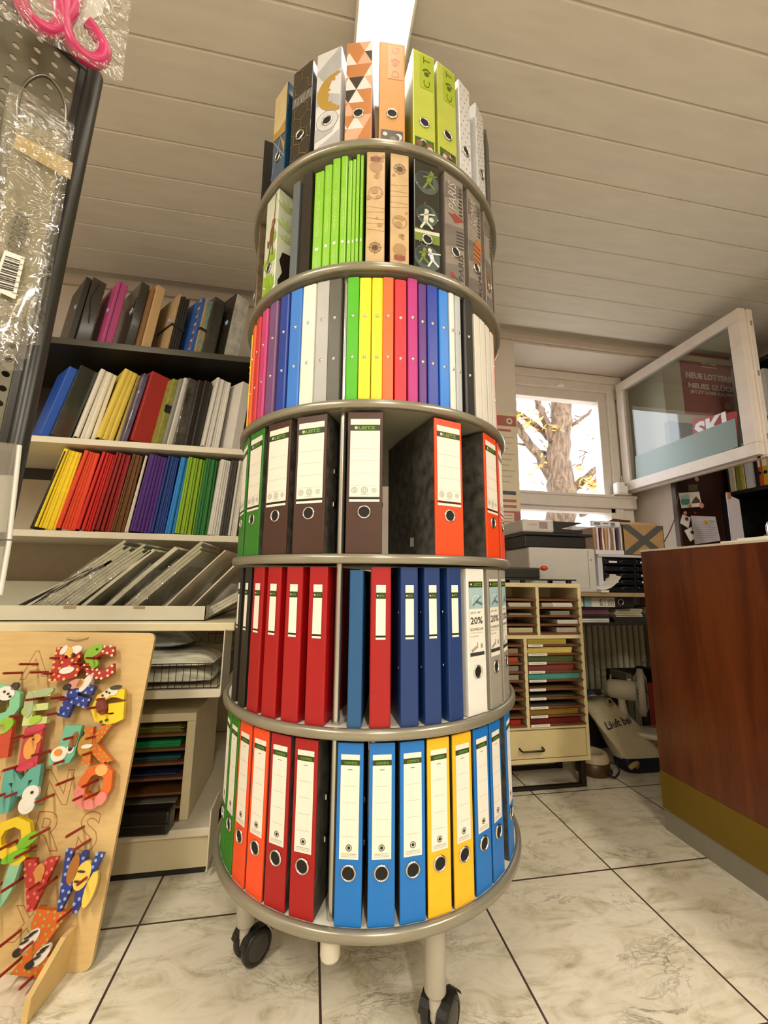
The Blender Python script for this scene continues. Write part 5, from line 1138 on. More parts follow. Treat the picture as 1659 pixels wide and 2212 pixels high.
q = scis_ring([((140, -40), 0), ((138, 20), 0), ((140, 60), 0), ((158, 100), 0), ((190, 128), 0), ((218, 130), 0), ((225, 105), 0), ((205, 70), 0), ((188, 48), 0)], .0100); q.build('handle_loop', PINK, sb)
q = scis_ring([((128, 58), 0), ((150, 30), 0), ((165, -10), 0), ((175, -60), 0)], .0095); q.build('handle_loop', PINK, sb)
q = MB(); cc = [onpeg(*p, .05) for p in ((165, -90), (235, -75), (222, 30), (160, 60))]; q.poly([(a, -.050, b) for a, b in cc]); q.build('card', mk('card_white', '#efece6', .5, noise=.02), sb)
# bags with set squares on a wire hook
hk = thing('wire_hook', 'bent wire hook on the pegboard carrying the ruler bags', 'hook', PM)
q = MB(); A = [onpeg(*p, .02) for p in ((38, 285), (36, 240), (42, 205), (62, 182), (90, 178), (118, 198), (136, 232), (140, 268), (134, 305))]
q.tube(smooth([(a, -.034 + .010 * abs(i - 4) / 4, b) for i, (a, b) in enumerate(A)]), .0023, 10); q.build('wire', mk('hook_wire', '#6b665c', .25, .9, noise=0), hk)
for k, (corners, off, lab) in enumerate((([(22, 172), (163, 268), (88, 745), (-38, 742)], .040, 'clear bag with a ruler and a barcode label, front one on the wire hook'), ([(18, 190), (158, 290), (64, 775), (-60, 775)], .030, 'clear ruler bag directly behind the front one, its lower edge peeking out'), ([(14, 205), (150, 310), (50, 800), (-70, 800)], .022, 'clear ruler bag hanging rearmost, lowest edge of the three'))):
    o = thing('ruler_bag', lab, 'bag', PM, 'ruler bags on the wire hook')
    vs, fs = sheet(corners, off, amp=.0022, seed=7 + k); q = MB(); q.add(vs, fs, 0, True); q.build('bag_film', BAGC, o)
    q = MB(); vs, fs = sheet([tuple(a + b for a, b in zip(c, d)) for c, d in zip(corners, ((16, 90), (-22, 30), (-24, -60), (14, -60)))], off - .003, amp=.0006, seed=3, nx=6, ny=10); q.add(vs, fs, 0, True); q.build('ruler', mk_film('acrylic_ruler', tint='#e9e6d8', gloss=.06, rough=.05, bump=0, body=.42, bodyhex='#b9b196'), o)
    if k == 0:
        def on(u, v, d=.0035): x, z = onpeg(u, v, off + d); return (x, -off - d, z)
        q = MB(); q.poly([on(*p) for p in ((36, 288), (158, 352), (152, 388), (28, 318))], 0); q.build('header_strip', mk_film('header_tan', gloss=.03, rough=.15, bump=.5, bscale=25, body=.6, bodyhex='#c9b07a'), o)
        q = MB(); q.poly([on(*p) for p in ((10, 540), (54, 556), (33, 647), (-20, 622))], 0)
        a0, a1, b0, b1 = Vector(on(12, 552, .004)), Vector(on(44, 563, .004)), Vector(on(-10, 622, .004)), Vector(on(28, 632, .004)); rnd = random.Random(4); t = .0
        while t < .96:
            d = rnd.choice((.018, .03, .045, .06)); q.poly([a0.lerp(b0, t), a1.lerp(b1, t), a1.lerp(b1, t + d), a0.lerp(b0, t + d)], 1); t += d + rnd.choice((.02, .03, .045))
        q.build('barcode_label', [WHITE, BLACK], o)
        q = MB(); a = Vector(on(30, 540, .004)); b = Vector(on(52, 462, .004)); ex = (b - a).normalized(); ez = Vector((-ex.z, 0, ex.x)); Mt = Matrix((ex, Vector((0, 1, 0)), ez)).transposed().to_4x4(); Mt.translation = (a + b) / 2
        q.text('G.DREIECK', 0, 0, .014, 0, 0, wd=(b - a).length, M=Mt); q.build('handwriting', mk('pen_grey', '#4a473f', .5, noise=0), o)
        q = MB()
        for i in range(24):
            p0 = Vector(on(78 - 3.4 * i * .9, 420 + 12.5 * i, .0045)); q.add([p0 + Vector(d) for d in ((0, 0, 0), (.006 if i % 5 else .011, 0, .002), (.006 if i % 5 else .011, 0, .0027), (0, 0, .0007))], [(0, 1, 2, 3)])
        q.build('scale_marks', mk('pen_grey', '#4a473f', .5, noise=0), o)
# acrylic holder with cards low on the stand
ah = thing('acrylic_holder', 'clear acrylic pocket with white cards low on the pegboard stand', 'holder', PM)
ACR = mk_film('acrylic', tint='#f4f4f0', gloss=.10, rough=.03, bump=0, body=.06, bodyhex='#e6e2d8')
def panel3(uv, off, th, mat, nm, b=.001):
    C_ = [onpeg(*p, off) for p in uv]; q = MB(); q.prism([(a, z) for a, z in C_], -off - th, -off, 0, XZ); q.build(nm, mat, ah)
panel3([(-60, 950), (42, 962), (20, 1165), (-80, 1170)], .034, .004, ACR, 'front_wall'); panel3([(-60, 950), (46, 960), (24, 1165), (-80, 1170)], .010, .002, ACR, 'rear_wall')
panel3([(-70, 1172), (22, 1166), (5, 1275), (-80, 1280)], .034, .004, ACR, 'front_wall')
for uv, off in (([(-60, 1024), (27, 1028), (12, 1150), (-80, 1150)], .022), ([(-70, 1184), (8, 1180), (-4, 1260), (-80, 1260)], .022)): panel3(uv, off, .004, mk('card_white2', '#dcd8d4', .5, noise=.03), 'card_stack')
q = MB(); e = [onpeg(*p, .036) for p in ((42, 962), (20, 1165))]; q.tube([(e[0][0], -.036, e[0][1]), (e[1][0], -.036, e[1][1])], .003, 8); e = [onpeg(*p, .036) for p in ((20, 1168), (0, 1285))]; q.tube([(e[0][0], -.036, e[0][1]), (e[1][0], -.036, e[1][1])], .003, 8); q.build('edge_bead', mk('acrylic_edge', '#d6d6d0', .12, noise=0, coat=.5), ah)

# ================================================================== THE COUNTER
WOOD = bpy.data.materials.new('mahogany_veneer'); WOOD.use_nodes = True
nt = WOOD.node_tree; N = nt.nodes; p = N['Principled BSDF']; L = nt.links.new
tc = N.new('ShaderNodeTexCoord'); mp = N.new('ShaderNodeMapping'); mp.inputs['Scale'].default_value = (2, 5, .5); L(tc.outputs['Object'], mp.inputs[0])
n1 = N.new('ShaderNodeTexNoise'); n1.inputs['Scale'].default_value = 2.2; n1.inputs['Detail'].default_value = 6; n1.inputs['Distortion'].default_value = .7; L(mp.outputs[0], n1.inputs['Vector'])
n2 = N.new('ShaderNodeTexNoise'); n2.inputs['Scale'].default_value = 26; n2.inputs['Detail'].default_value = 3; L(mp.outputs[0], n2.inputs['Vector'])
ad = N.new('ShaderNodeMath'); ad.operation = 'MULTIPLY_ADD'; ad.inputs[1].default_value = .35; L(n2.outputs['Fac'], ad.inputs[0]); L(n1.outputs['Fac'], ad.inputs[2])
rp = N.new('ShaderNodeValToRGB'); L(ad.outputs[0], rp.inputs[0]); rp.color_ramp.elements[0].position = .45; rp.color_ramp.elements[0].color = lin('#421707'); rp.color_ramp.elements[1].position = .85; rp.color_ramp.elements[1].color = lin('#6b3311')
L(rp.outputs[0], p.inputs['Base Color']); p.inputs['Roughness'].default_value = .33; p.inputs['Coat Weight'].default_value = .25; p.inputs['Coat Roughness'].default_value = .3
CXF, CYB = 1.36, 1.50
counter = thing('shop_counter', 'tall reddish brown wooden counter with a brass kick strip beside the binder display', 'counter', TR(CXF, CYB, 0))
q = MB(); q.box(0, .62, -1.30, 0, .206, 1.046, b=.002); q.build('body', WOOD, counter)
q = MB(); q.box(-.001, .62, -1.30, .001, .076, .207, b=.001); q.build('kick_strip', mk('brass_strip', '#7a6216', .42, .35, noise=.08, scale=8), counter)
q = MB(); q.box(.004, .60, -1.30, -.004, 0, .077); q.build('plinth', mk('plinth_grey', '#8b8679', .5, .2, noise=.06), counter)
q = MB(); q.box(-.002, .64, -1.30, .002, 1.046, 1.054, b=.001); q.build('top_board', mk('counter_top', '#cfc5b2', .35, noise=.03), counter)
pap = thing('paper_pad', 'white papers lying on the edge of the wooden counter', 'paper', TR(1.40, 1.02, 1.0545)); 
q = MB(); q.box(0, .22, 0, .17, 0, .009, b=.001); q.box(.01, .23, -.02, .12, .009, .015, b=.001); q.build('sheets', WHITE, pap)
q = MB(); 
hk2 = thing('ring_clip', 'chrome arched clip standing on the counter at the frame edge', 'clip', TR(1.42, 1.05, 1.07)); q.tube([(.0, 0, 0), (.0, 0, .03), (.006, 0, .042), (.02, 0, .046), (.04, 0, .046)], .004, 8); q.build('clip_arm', CHROME, hk2)
q = MB(); q.box(-.008, .045, -.008, .008, -.0004, .004, b=.001); q.build('clip_base', CHROME, hk2)

# ================================================================== PIGEONHOLE CABINET
KX0, KX1, KY, KYB = .62, 1.297, 1.82, 2.06
kz = lambda v, u=1180: at(u, v, y=KY).z
kx = lambda u, v=1450: at(u, v, y=KY).x
CABC = mk('cabinet_cream', '#d9c99b', .45, noise=.05)
cab = thing('pigeonhole_cabinet', 'cream pigeonhole cabinet with brown shelves and one drawer beside the counter', 'cabinet', TR(0, 0, 0))
kc = lambda y: 1220 + y / 4.424                        # rows read from the close view
zt, zu0, zm1, zm0, zd1, zb = .910, kz(kc(265)), kz(kc(662)), kz(kc(706)), kz(kc(1562)), .117
q = MB(); q.box(KX0, KX1, KY, KYB, zt - .020, zt, b=.002); q.box(KX1 - .017, KX1, KY + .001, KYB, zb, zt - .02, b=.001); q.box(KX0, KX0 + .017, KY + .001, KYB, zb, zt - .02, b=.001)
q.box(KX0, KX1, KYB - .006, KYB, zb, zt - .02); q.box(KX0, KX1, KY, KYB - .01, zm0, zm1, b=.001); q.box(KX0, KX1, KY, KYB - .01, zb, zb + .018, b=.001); q.box(KX0, KX1, KY + .002, KYB - .01, zd1 - .004, zd1 + .010, b=.001); q.build('carcass', CABC, cab)
xd1, xd2 = kx(1162, 1320), kx(1137, 1450)
q = MB(); q.box(xd1 - .008, xd1 + .008, KY, KYB - .01, zm1, zt - .02, b=.001); q.build('divider', CABC, cab)
q = MB(); q.box(xd2 - .008, xd2 + .008, KY, KYB - .01, zd1, zm0, b=.001); q.build('divider', CABC, cab)
up = [kz(kc(y)) for y in (336, 412, 492, 574, 657)]; lo_ = [kz(kc(y)) for y in (770, 855, 938, 1022, 1106, 1190, 1276, 1362, 1446, 1532)]
for z in up:
    for a, b in ((KX0 + .017, xd1 - .008), (xd1 + .008, KX1 - .017)): q = MB(); q.box(a, b, KY - .005, KYB - .012, z - .0045, z + .0045, b=.001); q.build('shelf', BROWNWOOD, cab)
for z in lo_:
    for a, b in ((KX0 + .017, xd2 - .008), (xd2 + .008, KX1 - .017)): q = MB(); q.box(a, b, KY - .005, KYB - .012, z - .0045, z + .0045, b=.001); q.build('shelf', BROWNWOOD, cab)
for i, z in enumerate(lo_):
    q = MB(); l = (.075, .095, .09, .08, .085, .08, .08, .088, .084, .092)[i]; x0 = xd2 + .010; q.box(x0, x0 + l, KY - .0064, KY - .0052, z - .0055, z + .0055); q.rect(x0 + .012, x0 + l - .012, z - .0012, z + .0012, KY - .0066, 1); q.build('shelf_tag', [WHITE, GREYINK], cab)
dr = MB(); dr.box(KX0 + .022, KX1 - .022, KY - .004, KY + .014, zb + .022, zd1 - .008, b=.0025); dr.box(KX0 + .026, KX1 - .026, KY + .014, KYB - .03, zb + .026, zb + .09); dro = dr.build('drawer', mk('drawer_cream', '#d3c28f', .45, noise=.05), cab)
hx0, hx1, hz = kx(1121, 1615), kx(1170, 1615), kz(1615)
q = MB(); q.tube([(hx0, KY - .004, hz + .004), (hx0, KY - .022, hz), (hx0 + .006, KY - .028, hz - .002), (hx1 - .006, KY - .028, hz - .002), (hx1, KY - .022, hz), (hx1, KY - .004, hz + .004)], .0042, 10); q.build('handle', BLACKPL, dro)
FRB = mk('stand_black_metal', '#231d17', .45, .4, noise=.05)
q = MB()
for x in (KX0 + .03, KX1 - .03):
    q.box(x - .012, x + .012, KY + .015, KY + .04, 0, zb, b=.002); q.box(x - .012, x + .012, KYB - .04, KYB - .015, 0, zb, b=.002); q.box(x - .012, x + .012, KY + .015, KYB - .015, zb - .02, zb - .001, b=.002)
q.box(KX0 + .02, KX1 - .02, KY + .015, KY + .035, .0, .014, b=.002); q.box(KX0 + .02, KX1 - .02, KYB - .035, KYB - .015, .0, .014, b=.002); q.build('stand_frame', FRB, cab)
def pile(x0, x1, z, t, hx, cn, label, grp=None, y=KY + .006, dy=.20, key=None):
    o = thing('paper_pile', label, 'paper', TR((x0 + x1) / 2, y, z + .0047), grp); w_ = (x1 - x0) / 2
    q = MB(); k = max(1, int(t / .006))
    for i in range(k): r_ = random.uniform(-.002, .002); q.box(-w_ + r_, w_ + r_, .0 + abs(r_), dy, t * i / k, t * (i + .93) / k, b=.0004)
    q.build('sheets', mk('pile_' + cn, hx, .55, noise=.06), o); return o
U0, U1 = xd1 + .012, KX1 - .02
G_ = 'paper piles in the pigeonhole cabinet'
pile(kx(1195, 1306), kx(1238, 1306), up[1], .020, '#dcd5c6', 'white', 'white paper pile in the upper bay, first filled hole from the top', G_)
pile(kx(1172, 1306), kx(1194, 1306), up[1], .019, '#b9b19a', 'dull', 'dull paper pile beside the white one in the first filled hole of the upper bay', G_)
pile(kx(1190, 1322), kx(1232, 1322), up[2], .020, '#8d8475', 'taupe', 'taupe paper pile in the second filled hole of the upper bay', G_)
pile(kx(1206, 1343), kx(1250, 1343), up[3], .018, '#d2cabb', 'white2', 'off white paper pile in the third filled hole of the upper bay', G_)
pile(kx(1204, 1362), kx(1247, 1362), up[4], .022, '#b3a598', 'rose', 'pinkish grey paper pile in the lowest hole of the upper bay', G_)
pile(kx(1100, 1306), kx(1148, 1306), up[1], .019, '#c9bfa6', 'ivory', 'ivory paper pile in the bay beside the divider, upper hole', G_)
pile(kx(1100, 1360), kx(1152, 1360), up[4], .022, '#c4b88f', 'straw', 'straw coloured paper pile beside the divider, lowest upper hole', G_)
pile(kx(1100, 1325), kx(1150, 1325), up[2], .008, '#9a8f72', 'khaki', 'thin khaki paper pile beside the divider in the upper bay', G_)
V0 = xd2 + .014
for i, (t, hx, cn, r1) in enumerate(((.026, '#a89636', 'mustard', 1228), (.026, '#d0bd62', 'pale yellow', 1240), (.026, '#4d5a2e', 'moss green', 1242), (.026, '#7c3a33', 'wine red', 1241), (.026, '#4f988c', 'turquoise', 1252), (.004, '#6a5126', 'ochre', 1240), (.005, '#5a5638', 'olive grey', 1238), (.005, '#4c4a3c', 'slate', 1240), (.024, '#8d6c24', 'honey', 1246), (.022, '#6a140c', 'dark red', 1250))):
    pile(V0, kx(r1, 1450), lo_[i], t, hx, 'c' + cn.replace(' ', '_'), '%s paper pile in the lower bay of the pigeonhole cabinet' % cn, G_)
for i, hx, cn in ((1, '#8f7a66', 'tan'), (2, '#b4461c', 'orange'), (3, '#8d8070', 'grey beige'), (4, '#a39684', 'stone'), (9, '#a01a10', 'scarlet')):
    pile(kx(1100, 1450), kx(1122, 1450), lo_[i], .022, hx, 'n' + cn.replace(' ', '_'), '%s paper pile in the narrow column beside the binder display' % cn, G_)
# paper trimmer on the cabinet
tr_ = thing('paper_trimmer', 'black paper trimmer with an orange knob on top of the pigeonhole cabinet', 'paper cutter', TR(0, 0, zt))
q = MB(); q.box(.70, 1.290, 1.835, 2.03, .013, .020, b=.003)
for x in (.74, 1.0, 1.245): q.box(x, x + .02, 1.84, 1.86, 0, .014, b=.002); q.box(x, x + .02, 2.0, 2.02, 0, .014, b=.002)
q.build('base_plate', BLACKPL, tr_)
q = MB(); q.box(.72, 1.165, 1.95, 2.02, .020, .078, b=.008); q.build('clamp_bar', mk('trimmer_body', '#2b2a22', .4, noise=.05), tr_)
q = MB(); q.tube([(1.155, 1.985, .070), (1.20, 1.985, .077)], .004, 8); q.ball((1.208, 1.985, .078), (.022, .016, .013)); q.build('knob', mk('knob_orange', '#d9481c', .35, noise=.03), tr_)

# ================================================================== TABLE UNDER THE WINDOW AND WHAT STANDS ON IT
TZ = .862; TYF = 2.075
tab = thing('window_table', 'narrow table along the window carrying the printer and letter trays', 'table', TR(0, 0, 0)); TBM = mk('table_board', '#a58a63', .45, noise=.1)
q = MB(); q.box(1.305, 2.44, TYF, 2.62, TZ - .022, TZ, b=.002); q.build('tabletop', TBM, tab)
q = MB(); q.box(1.31, 2.44, 2.16, 2.46, .675, .690, b=.002); q.build('lower_shelf', mk('table_shelf_dark', '#2b241c', .5, noise=.1), tab)
for x, y in ((1.32, 2.12), (2.41, 2.12), (1.32, 2.44), (2.41, 2.44)): q = MB(); q.box(x - .015, x + .015, y - .015, y + .015, 0, TZ - .022, b=.002); q.build('leg', FRB, tab)
pr = thing('laser_printer', 'white laser printer with a black scanner top standing by the window', 'printer', TR(1.385, TYF + .005, TZ)); PW = mk('printer_white', '#cdc9c2', .4, noise=.03); PWS = mk('printer_ivory', '#c9c2ab', .4, noise=.03)
q = MB(); q.box(-.205, .205, 0, .28, 0, .245, 0, b=.010); q.box(.155, .158, -.001, .01, .02, .235, 1); q.box(.172, .178, -.0012, .01, .175, .188, 1); q.rect(-.10, .155, .022, .0235, -.0006, 1); q.build('housing', [PW, mk('seam_grey', '#8f8b84', .5, noise=0)], pr)
q = MB(); q.box(-.216, .165, .02, .28, .246, .315, b=.006); q.build('output_bay', mk('bay_black', '#0f0e0d', .4, noise=.05), pr)
q = MB(); q.box(-.225, .200, .005, .28, .312, .330, b=.005); q.build('scanner_bed', BLACKPL, pr)
q = MB(); q.box(-.225, -.03, .02, .27, .331, .405, 0, b=.012); q.rect(-.125, -.072, .352, .392, .0196, 1); q.text('KYOCERA', -.165, .374, .009, .0194, 2); q.build('feeder', [PW, mk('panel_mauve', '#9b8489', .4, noise=.1), mk('logo_red', '#b0483a', .4, noise=0)], pr)
q = MB(); q.prism([(-.03, .335), (.155, .335), (.155, .352), (.02, .358), (.17, .398), (-.03, .400)], .03, .25, 0, XZ); q.build('feeder_tray', BLACKPL, pr)
sh = thing('paper_sheet', 'loose white sheet curling out beside the printer', 'paper', TR(1.60, TYF + .02, TZ + .004)); q = MB(); vs = []; fs = []
for j in range(9):
    t = j / 8; vs += [(.0 + .13 * t, -.035, .012 + .075 * t ** 2.2), (.0 + .13 * t, .11, .02 + .09 * t ** 2)]
for j in range(8): fs.append((2 * j, 2 * j + 1, 2 * j + 3, 2 * j + 2))
q.add(vs + [(a, b, c - .0006) for a, b, c in vs], fs + [tuple(18 + i for i in f[::-1]) for f in fs], 0, True); q.box(.0, .05, -.03, .10, -.003, .010, b=.001); q.build('sheet', WHITE, sh)
# riser board with drawers
ri = thing('white_riser', 'white riser board standing on the window table', 'riser', TR(0, 0, TZ)); q = MB(); q.box(1.655, 2.14, 2.14, 2.46, .206, .220, b=.002); q.box(1.655, 1.687, 2.15, 2.46, 0, .206, b=.002); q.box(2.12, 2.14, 2.15, 2.46, 0, .206, b=.002); q.build('board', mk('riser_white', '#c9c8cc', .45, noise=.03), ri)
for n_, (xa, lab) in enumerate(((1.693, 'black letter tray tower under the white riser, next to the printer'), (1.905, 'black letter tray tower under the white riser, cut off by the counter'))):
    o = thing('letter_tray_tower', lab, 'letter trays', TR(xa, 2.15, TZ), 'letter tray towers')
    q = MB(); q.box(0, .004, 0, .28, 0, .200); q.box(.203, .207, 0, .28, 0, .200); q.box(0, .207, .276, .28, 0, .2); q.build('case', BLACKPL, o)
    for k in range(5):
        z = .005 + .039 * k; d_ = MB(); d_.box(.006, .201, -.006, .26, z, z + .030, b=.005); do = d_.build('drawer', mk('tray_black_gloss', '#15161a', .2, noise=.05), o)
        q = MB(); q.lathe([(.034, 0), (.036, .003), (.030, .006)], 18, 0, TR(.135, -.006, z + .016) @ RX(90) @ Matrix.Scale(.34, 4, (0, 1, 0))); q.build('grip', mk('grip_grey', '#4c4f57', .25, noise=0), do)
        if k in (1, 2, 4): q = MB(); q.rect(.03, .03 + (.045, .055, .04)[k % 3], z + .012, z + .022, -.0066); q.build('drawer_label', WHITE, do)
hb_ = thing('hanging_file_box', 'white hanging file box full of papers on the riser', 'file box', TR(1.735, 2.15, TZ + .2205))
q = MB(); HX = .095; q.box(-HX - .008, HX, 0, .012, .168, .200, 0, b=.002); q.box(-HX - .008, HX, .25, .262, .168, .2, 0, b=.002); q.box(-HX, HX, -.01, .26, 0, .026, 0, b=.002)
for x in (-HX, HX - .008): q.box(x, x + .008, 0, .26, .026, .2, 0, b=.002) if x > 0 else q.box(x, x + .008, .2, .26, .026, .2, 0, b=.002)
q.rect(-.085, -.045, .175, .192, -.0006, 1); q.rect(-.025, .01, .182, .19, -.0006, 1); q.rect(.025, .055, .172, .193, -.0006, 1); q.build('box_frame', [mk('filebox_white', '#dcdae0', .35, noise=.02), mk('filebox_print', '#7d7c84', .5, noise=.2)], hb_)
cols = ['#b58a63', '#e1dcd6', '#7a3040', '#e6e2dd', '#c79c70', '#e4dfd8', '#a06a3c', '#d9d5d2', '#4a2e4c']
for i, hx in enumerate(cols):
    o = thing('hanging_file', '%s file inside the white hanging file box' % ('tan', 'white', 'wine red', 'white', 'light brown', 'white', 'dark tan', 'white', 'dark purple')[i], 'file', TR(1.735 - .08 + .0185 * i, 2.158, TZ + .2475) @ RY((i % 3 - 1) * 3), 'files in the hanging file box')
    q = MB(); q.box(-.006, .006, .0, .23, 0, .135, b=.001); q.build('folder', mk('hang_' + hx[1:], hx, .5, noise=.08), o)
cb_ = thing('cardboard_box', 'brown cardboard box crossed with grey tape on the riser', 'box', TR(1.975, 2.145, TZ + .2205)); KB = mk('cardboard', '#a98559', .7, noise=.06, scale=25); x0, x1, h_ = -.140, .142, .185
q = MB(); q.box(x0, x1, 0, .25, 0, .004); q.box(x0, x1, 0, .004, 0, h_); q.box(x0, x1, .246, .25, 0, h_); q.box(x0, x0 + .004, 0, .25, 0, h_); q.box(x1 - .004, x1, 0, .25, 0, h_); q.build('carton', KB, cb_)
q = MB(); q.add([(x0, .004, h_), (x1, .004, h_), (x1 - .01, .11, h_ + .035), (x0 - .08, .11, h_ + .028)], [(0, 1, 2, 3)]); q.add([(x0, .245, h_), (x1, .245, h_), (x1 - .1, .14, h_ + .05), (x0 + .05, .13, h_ + .055)], [(0, 1, 2, 3)]); q.build('flap', KB, cb_)
q = MB(); cl = (x0, x1, 0, h_); q.line(x0 - .02, -.02, x1 + .02, h_ + .02, .040, -.0012, 0, cl); q.line(x0 - .02, h_ + .02, x1 + .02, -.02, .040, -.0014, 0, cl); q.build('tape_cross', mk('tape_grey', '#55544f', .4, noise=.05), cb_)
# on the lower shelf
SZ = .6905
def lying(label, name, x0, x1, z0, z1, y0, y1, m, cat='paper', grp=None, rot=0):
    o = thing(name, label, cat, TR((x0 + x1) / 2, y0, z0) @ RZ(rot), grp); q = MB(); w_ = (x1 - x0) / 2; k = max(1, int((z1 - z0) / .008))
    for i in range(k): r_ = random.uniform(-.006, .006); t = (z1 - z0) / k; q.box(-w_ + r_, w_ + r_, abs(r_), y1 - y0, t * i, t * (i + .9), b=.0006)
    q.build('sheets', m, o); return o
PMAG = mk('mag_purple', '#7c4a5c', .4, noise=.2); PCR = mk('mag_cream', '#b9b095', .5, noise=.25); PDK = mk('mag_dark', '#2d2922', .5, noise=.2)
lying('white paper stack at the bottom of the shelf below the printer', 'paper_stack', 1.50, 1.715, SZ, SZ + .022, 2.165, 2.42, WHITE)
lying('black tray stack on the white papers below the printer', 'paper_stack', 1.49, 1.72, SZ + .0225, SZ + .045, 2.165, 2.42, PDK)
lying('purple magazine stack below the lying binder', 'magazine_stack', 1.50, 1.72, SZ + .0455, SZ + .082, 2.165, 2.42, PMAG, 'magazines')
bd = thing('lying_binder', 'black binder lying flat below the table with a twenty percent sheet on its spine', 'binder', TR(1.535, 2.14, SZ + .0835 + .0) @ RZ(0))
q = MB(); q.box(-.045, .33, .0, .005, 0, .066, b=.001); q.box(-.045, .33, .0, .28, 0, .003); q.box(-.045, .33, 0, .28, .063, .066); q.build('cover', mk('binder_black_lying', '#1a1917', .4, noise=.05), bd)
q = MB(); y = -.0006; q.rect(-.035, .0, .008, .058, y, 0); q.rect(.0, .055, .006, .060, y, 1); q.rect(.055, .205, .006, .060, y, 0); q.rect(.0, .01, .006, .06, y - .0002, 3); q.text('20%', .115, .033, .018, y - .0003, 2, rot=90, wd=.045, bold=.02); q.text('SCHNELLER', .140, .033, .007, y - .0003, 2, rot=90, wd=.045)
for i in range(4): q.rect(.16 + .011 * i, .163 + .011 * i, .012, .05, y - .0003, 2)
q.build('spine_label', [WHITE, mk('promo_teal', '#9fbcc2', .5, noise=.15), mk('dark_print', '#3a3a3a', .5, noise=0), mk('promo_edge', '#3f7a72', .5, noise=0)], bd)
q = MB(); q.lathe([(.014, 0), (.0165, .002), (.019, .0)], 20, 0, TR(.245, -.0003, .033) @ RX(90)); q.disc(.245, .033, .014, -.0005, 1); q.build('finger_ring', [CHROME, HOLE], bd)
lying('cream crumpled paper pile beside the purple magazines', 'paper_stack', 1.76, 1.95, SZ + .03, SZ + .078, 2.17, 2.4, PCR, rot=4)
lying('dark lower paper pile carrying the cream one', 'paper_stack', 1.75, 1.99, SZ, SZ + .03, 2.165, 2.42, PDK)
lying('pale pile at the counter end of the lower shelf', 'paper_stack', 2.0, 2.2, SZ, SZ + .085, 2.165, 2.42, PCR, rot=-3)
# radiator in the recess
ra = thing('radiator', 'old ribbed grey radiator under the window', 'radiator', TR(1.92, 2.63, 0)); RAD = mk('radiator_paint', '#cfc7ac', .5, noise=.06)
for k in range(19):
    x = -.42 + .046 * k; q = MB(); q.tube([(x, 0, .17), (x, 0, .19), (x, 0, .63), (x, 0, .65)], [.012, .019, .019, .012], 12); q.box(x - .010, x + .010, -.002, .05, .19, .63, b=.008); q.build('rib', RAD, ra)
q = MB(); q.tube([(-.45, .0, .185), (.44, .0, .185)], .012, 10); q.tube([(-.45, 0, .635), (.44, 0, .635)], .012, 10); q.box(-.40, -.38, .0, .10, .18, .24); q.box(.36, .38, 0, .10, .18, .24); q.box(-.40, -.385, .0, .02, 0, .18); q.box(.365, .38, 0, .02, 0, .18); q.build('header_pipe', RAD, ra)
q = MB(); pts = [at(1260, 1420, y=2.55), at(1300, 1448, y=2.55), at(1335, 1455, y=2.55), at(1370, 1445, y=2.55), at(1400, 1425, y=2.55)]; cw = thing('thin_cable', 'thin cable sagging in front of the radiator', 'cable', pts[0]); q.tube([p_ - pts[0] for p_ in pts], .0022, 6); q.build('cable', mk('cable_grey', '#8d8672', .5, noise=0), cw)

# ================================================================== FLOOR THINGS BY THE COUNTER
CAN = mk('canvas', '#cabd9c', .85, noise=.06, scale=60, bump=.25, bscale=500); NAV = mk('bag_navy', '#12122a', .6, noise=.1)
bag = thing('canvas_bag', 'cream canvas bag with dark lettering slumped against the pigeonhole cabinet', 'bag', TR(1.64, 1.99, 0))
def loft(secs, n=28):
    vs = []; fs = []
    for si, (cx, cy, cz, wx, wy, tilt) in enumerate(secs):
        for k in range(n):
            t = 2 * math.pi * k / n; c, s_ = math.cos(t), math.sin(t); e = .55
            x = math.copysign(abs(c) ** e, c) * wx; y = math.copysign(abs(s_) ** e, s_) * wy; wr = 1 + .05 * math.sin(5 * t + si * .6) * min(1, si / 4)
            vs.append((cx + x * wr, cy + y * wr * math.cos(tilt), cz + y * math.sin(tilt)))
    for i in range(len(secs) - 1):
        for k in range(n): fs.append((i * n + k, i * n + (k + 1) % n, (i + 1) * n + (k + 1) % n, (i + 1) * n + k))
    return vs, fs
secs = []
for i in range(11):
    t = i / 10; secs.append((.035 - .075 * t - .02 * t * t, -.015 + .145 * t, .055 + .235 * t - .02 * t * t, .124 - .016 * t - .012 * t ** 3, .060 - .012 * t, R(-6 + 26 * t)))
vs, fs = loft(secs); n = 28; q = MB(); q.add(vs, fs, 0, True)
cap = [(vs[10 * n + k][0] * .9 - .006, vs[10 * n + k][1] * .96 + .01, vs[10 * n + k][2] + .010 + .006 * math.sin(3 * k)) for k in range(n)]; q.add([vs[10 * n + k] for k in range(n)] + cap, [(k, (k + 1) % n, n + (k + 1) % n, n + k) for k in range(n)] + [tuple(range(n, 2 * n))], 0, True)
q.build('bag_body', CAN, bag)
vs, fs = loft([(.04, -.02, .002, .112, .050, 0), (.041, -.021, .008, .124, .062, 0), (.040, -.019, .045, .126, .063, R(-4)), (.036, -.014, .060, .1235, .062, R(-6))]); q = MB(); q.add(vs, fs, 0, True); q.add(vs[:28], [tuple(range(28))[::-1]]); q.build('bag_base', NAV, bag)
q = MB(); q.tube([(-.075, -.085, .035), (-.07, -.105, .055), (-.055, -.108, .062), (-.045, -.09, .04)], .011, 8); q.build('knot', mk('rope_tan', '#a38d62', .8, noise=.2), bag)
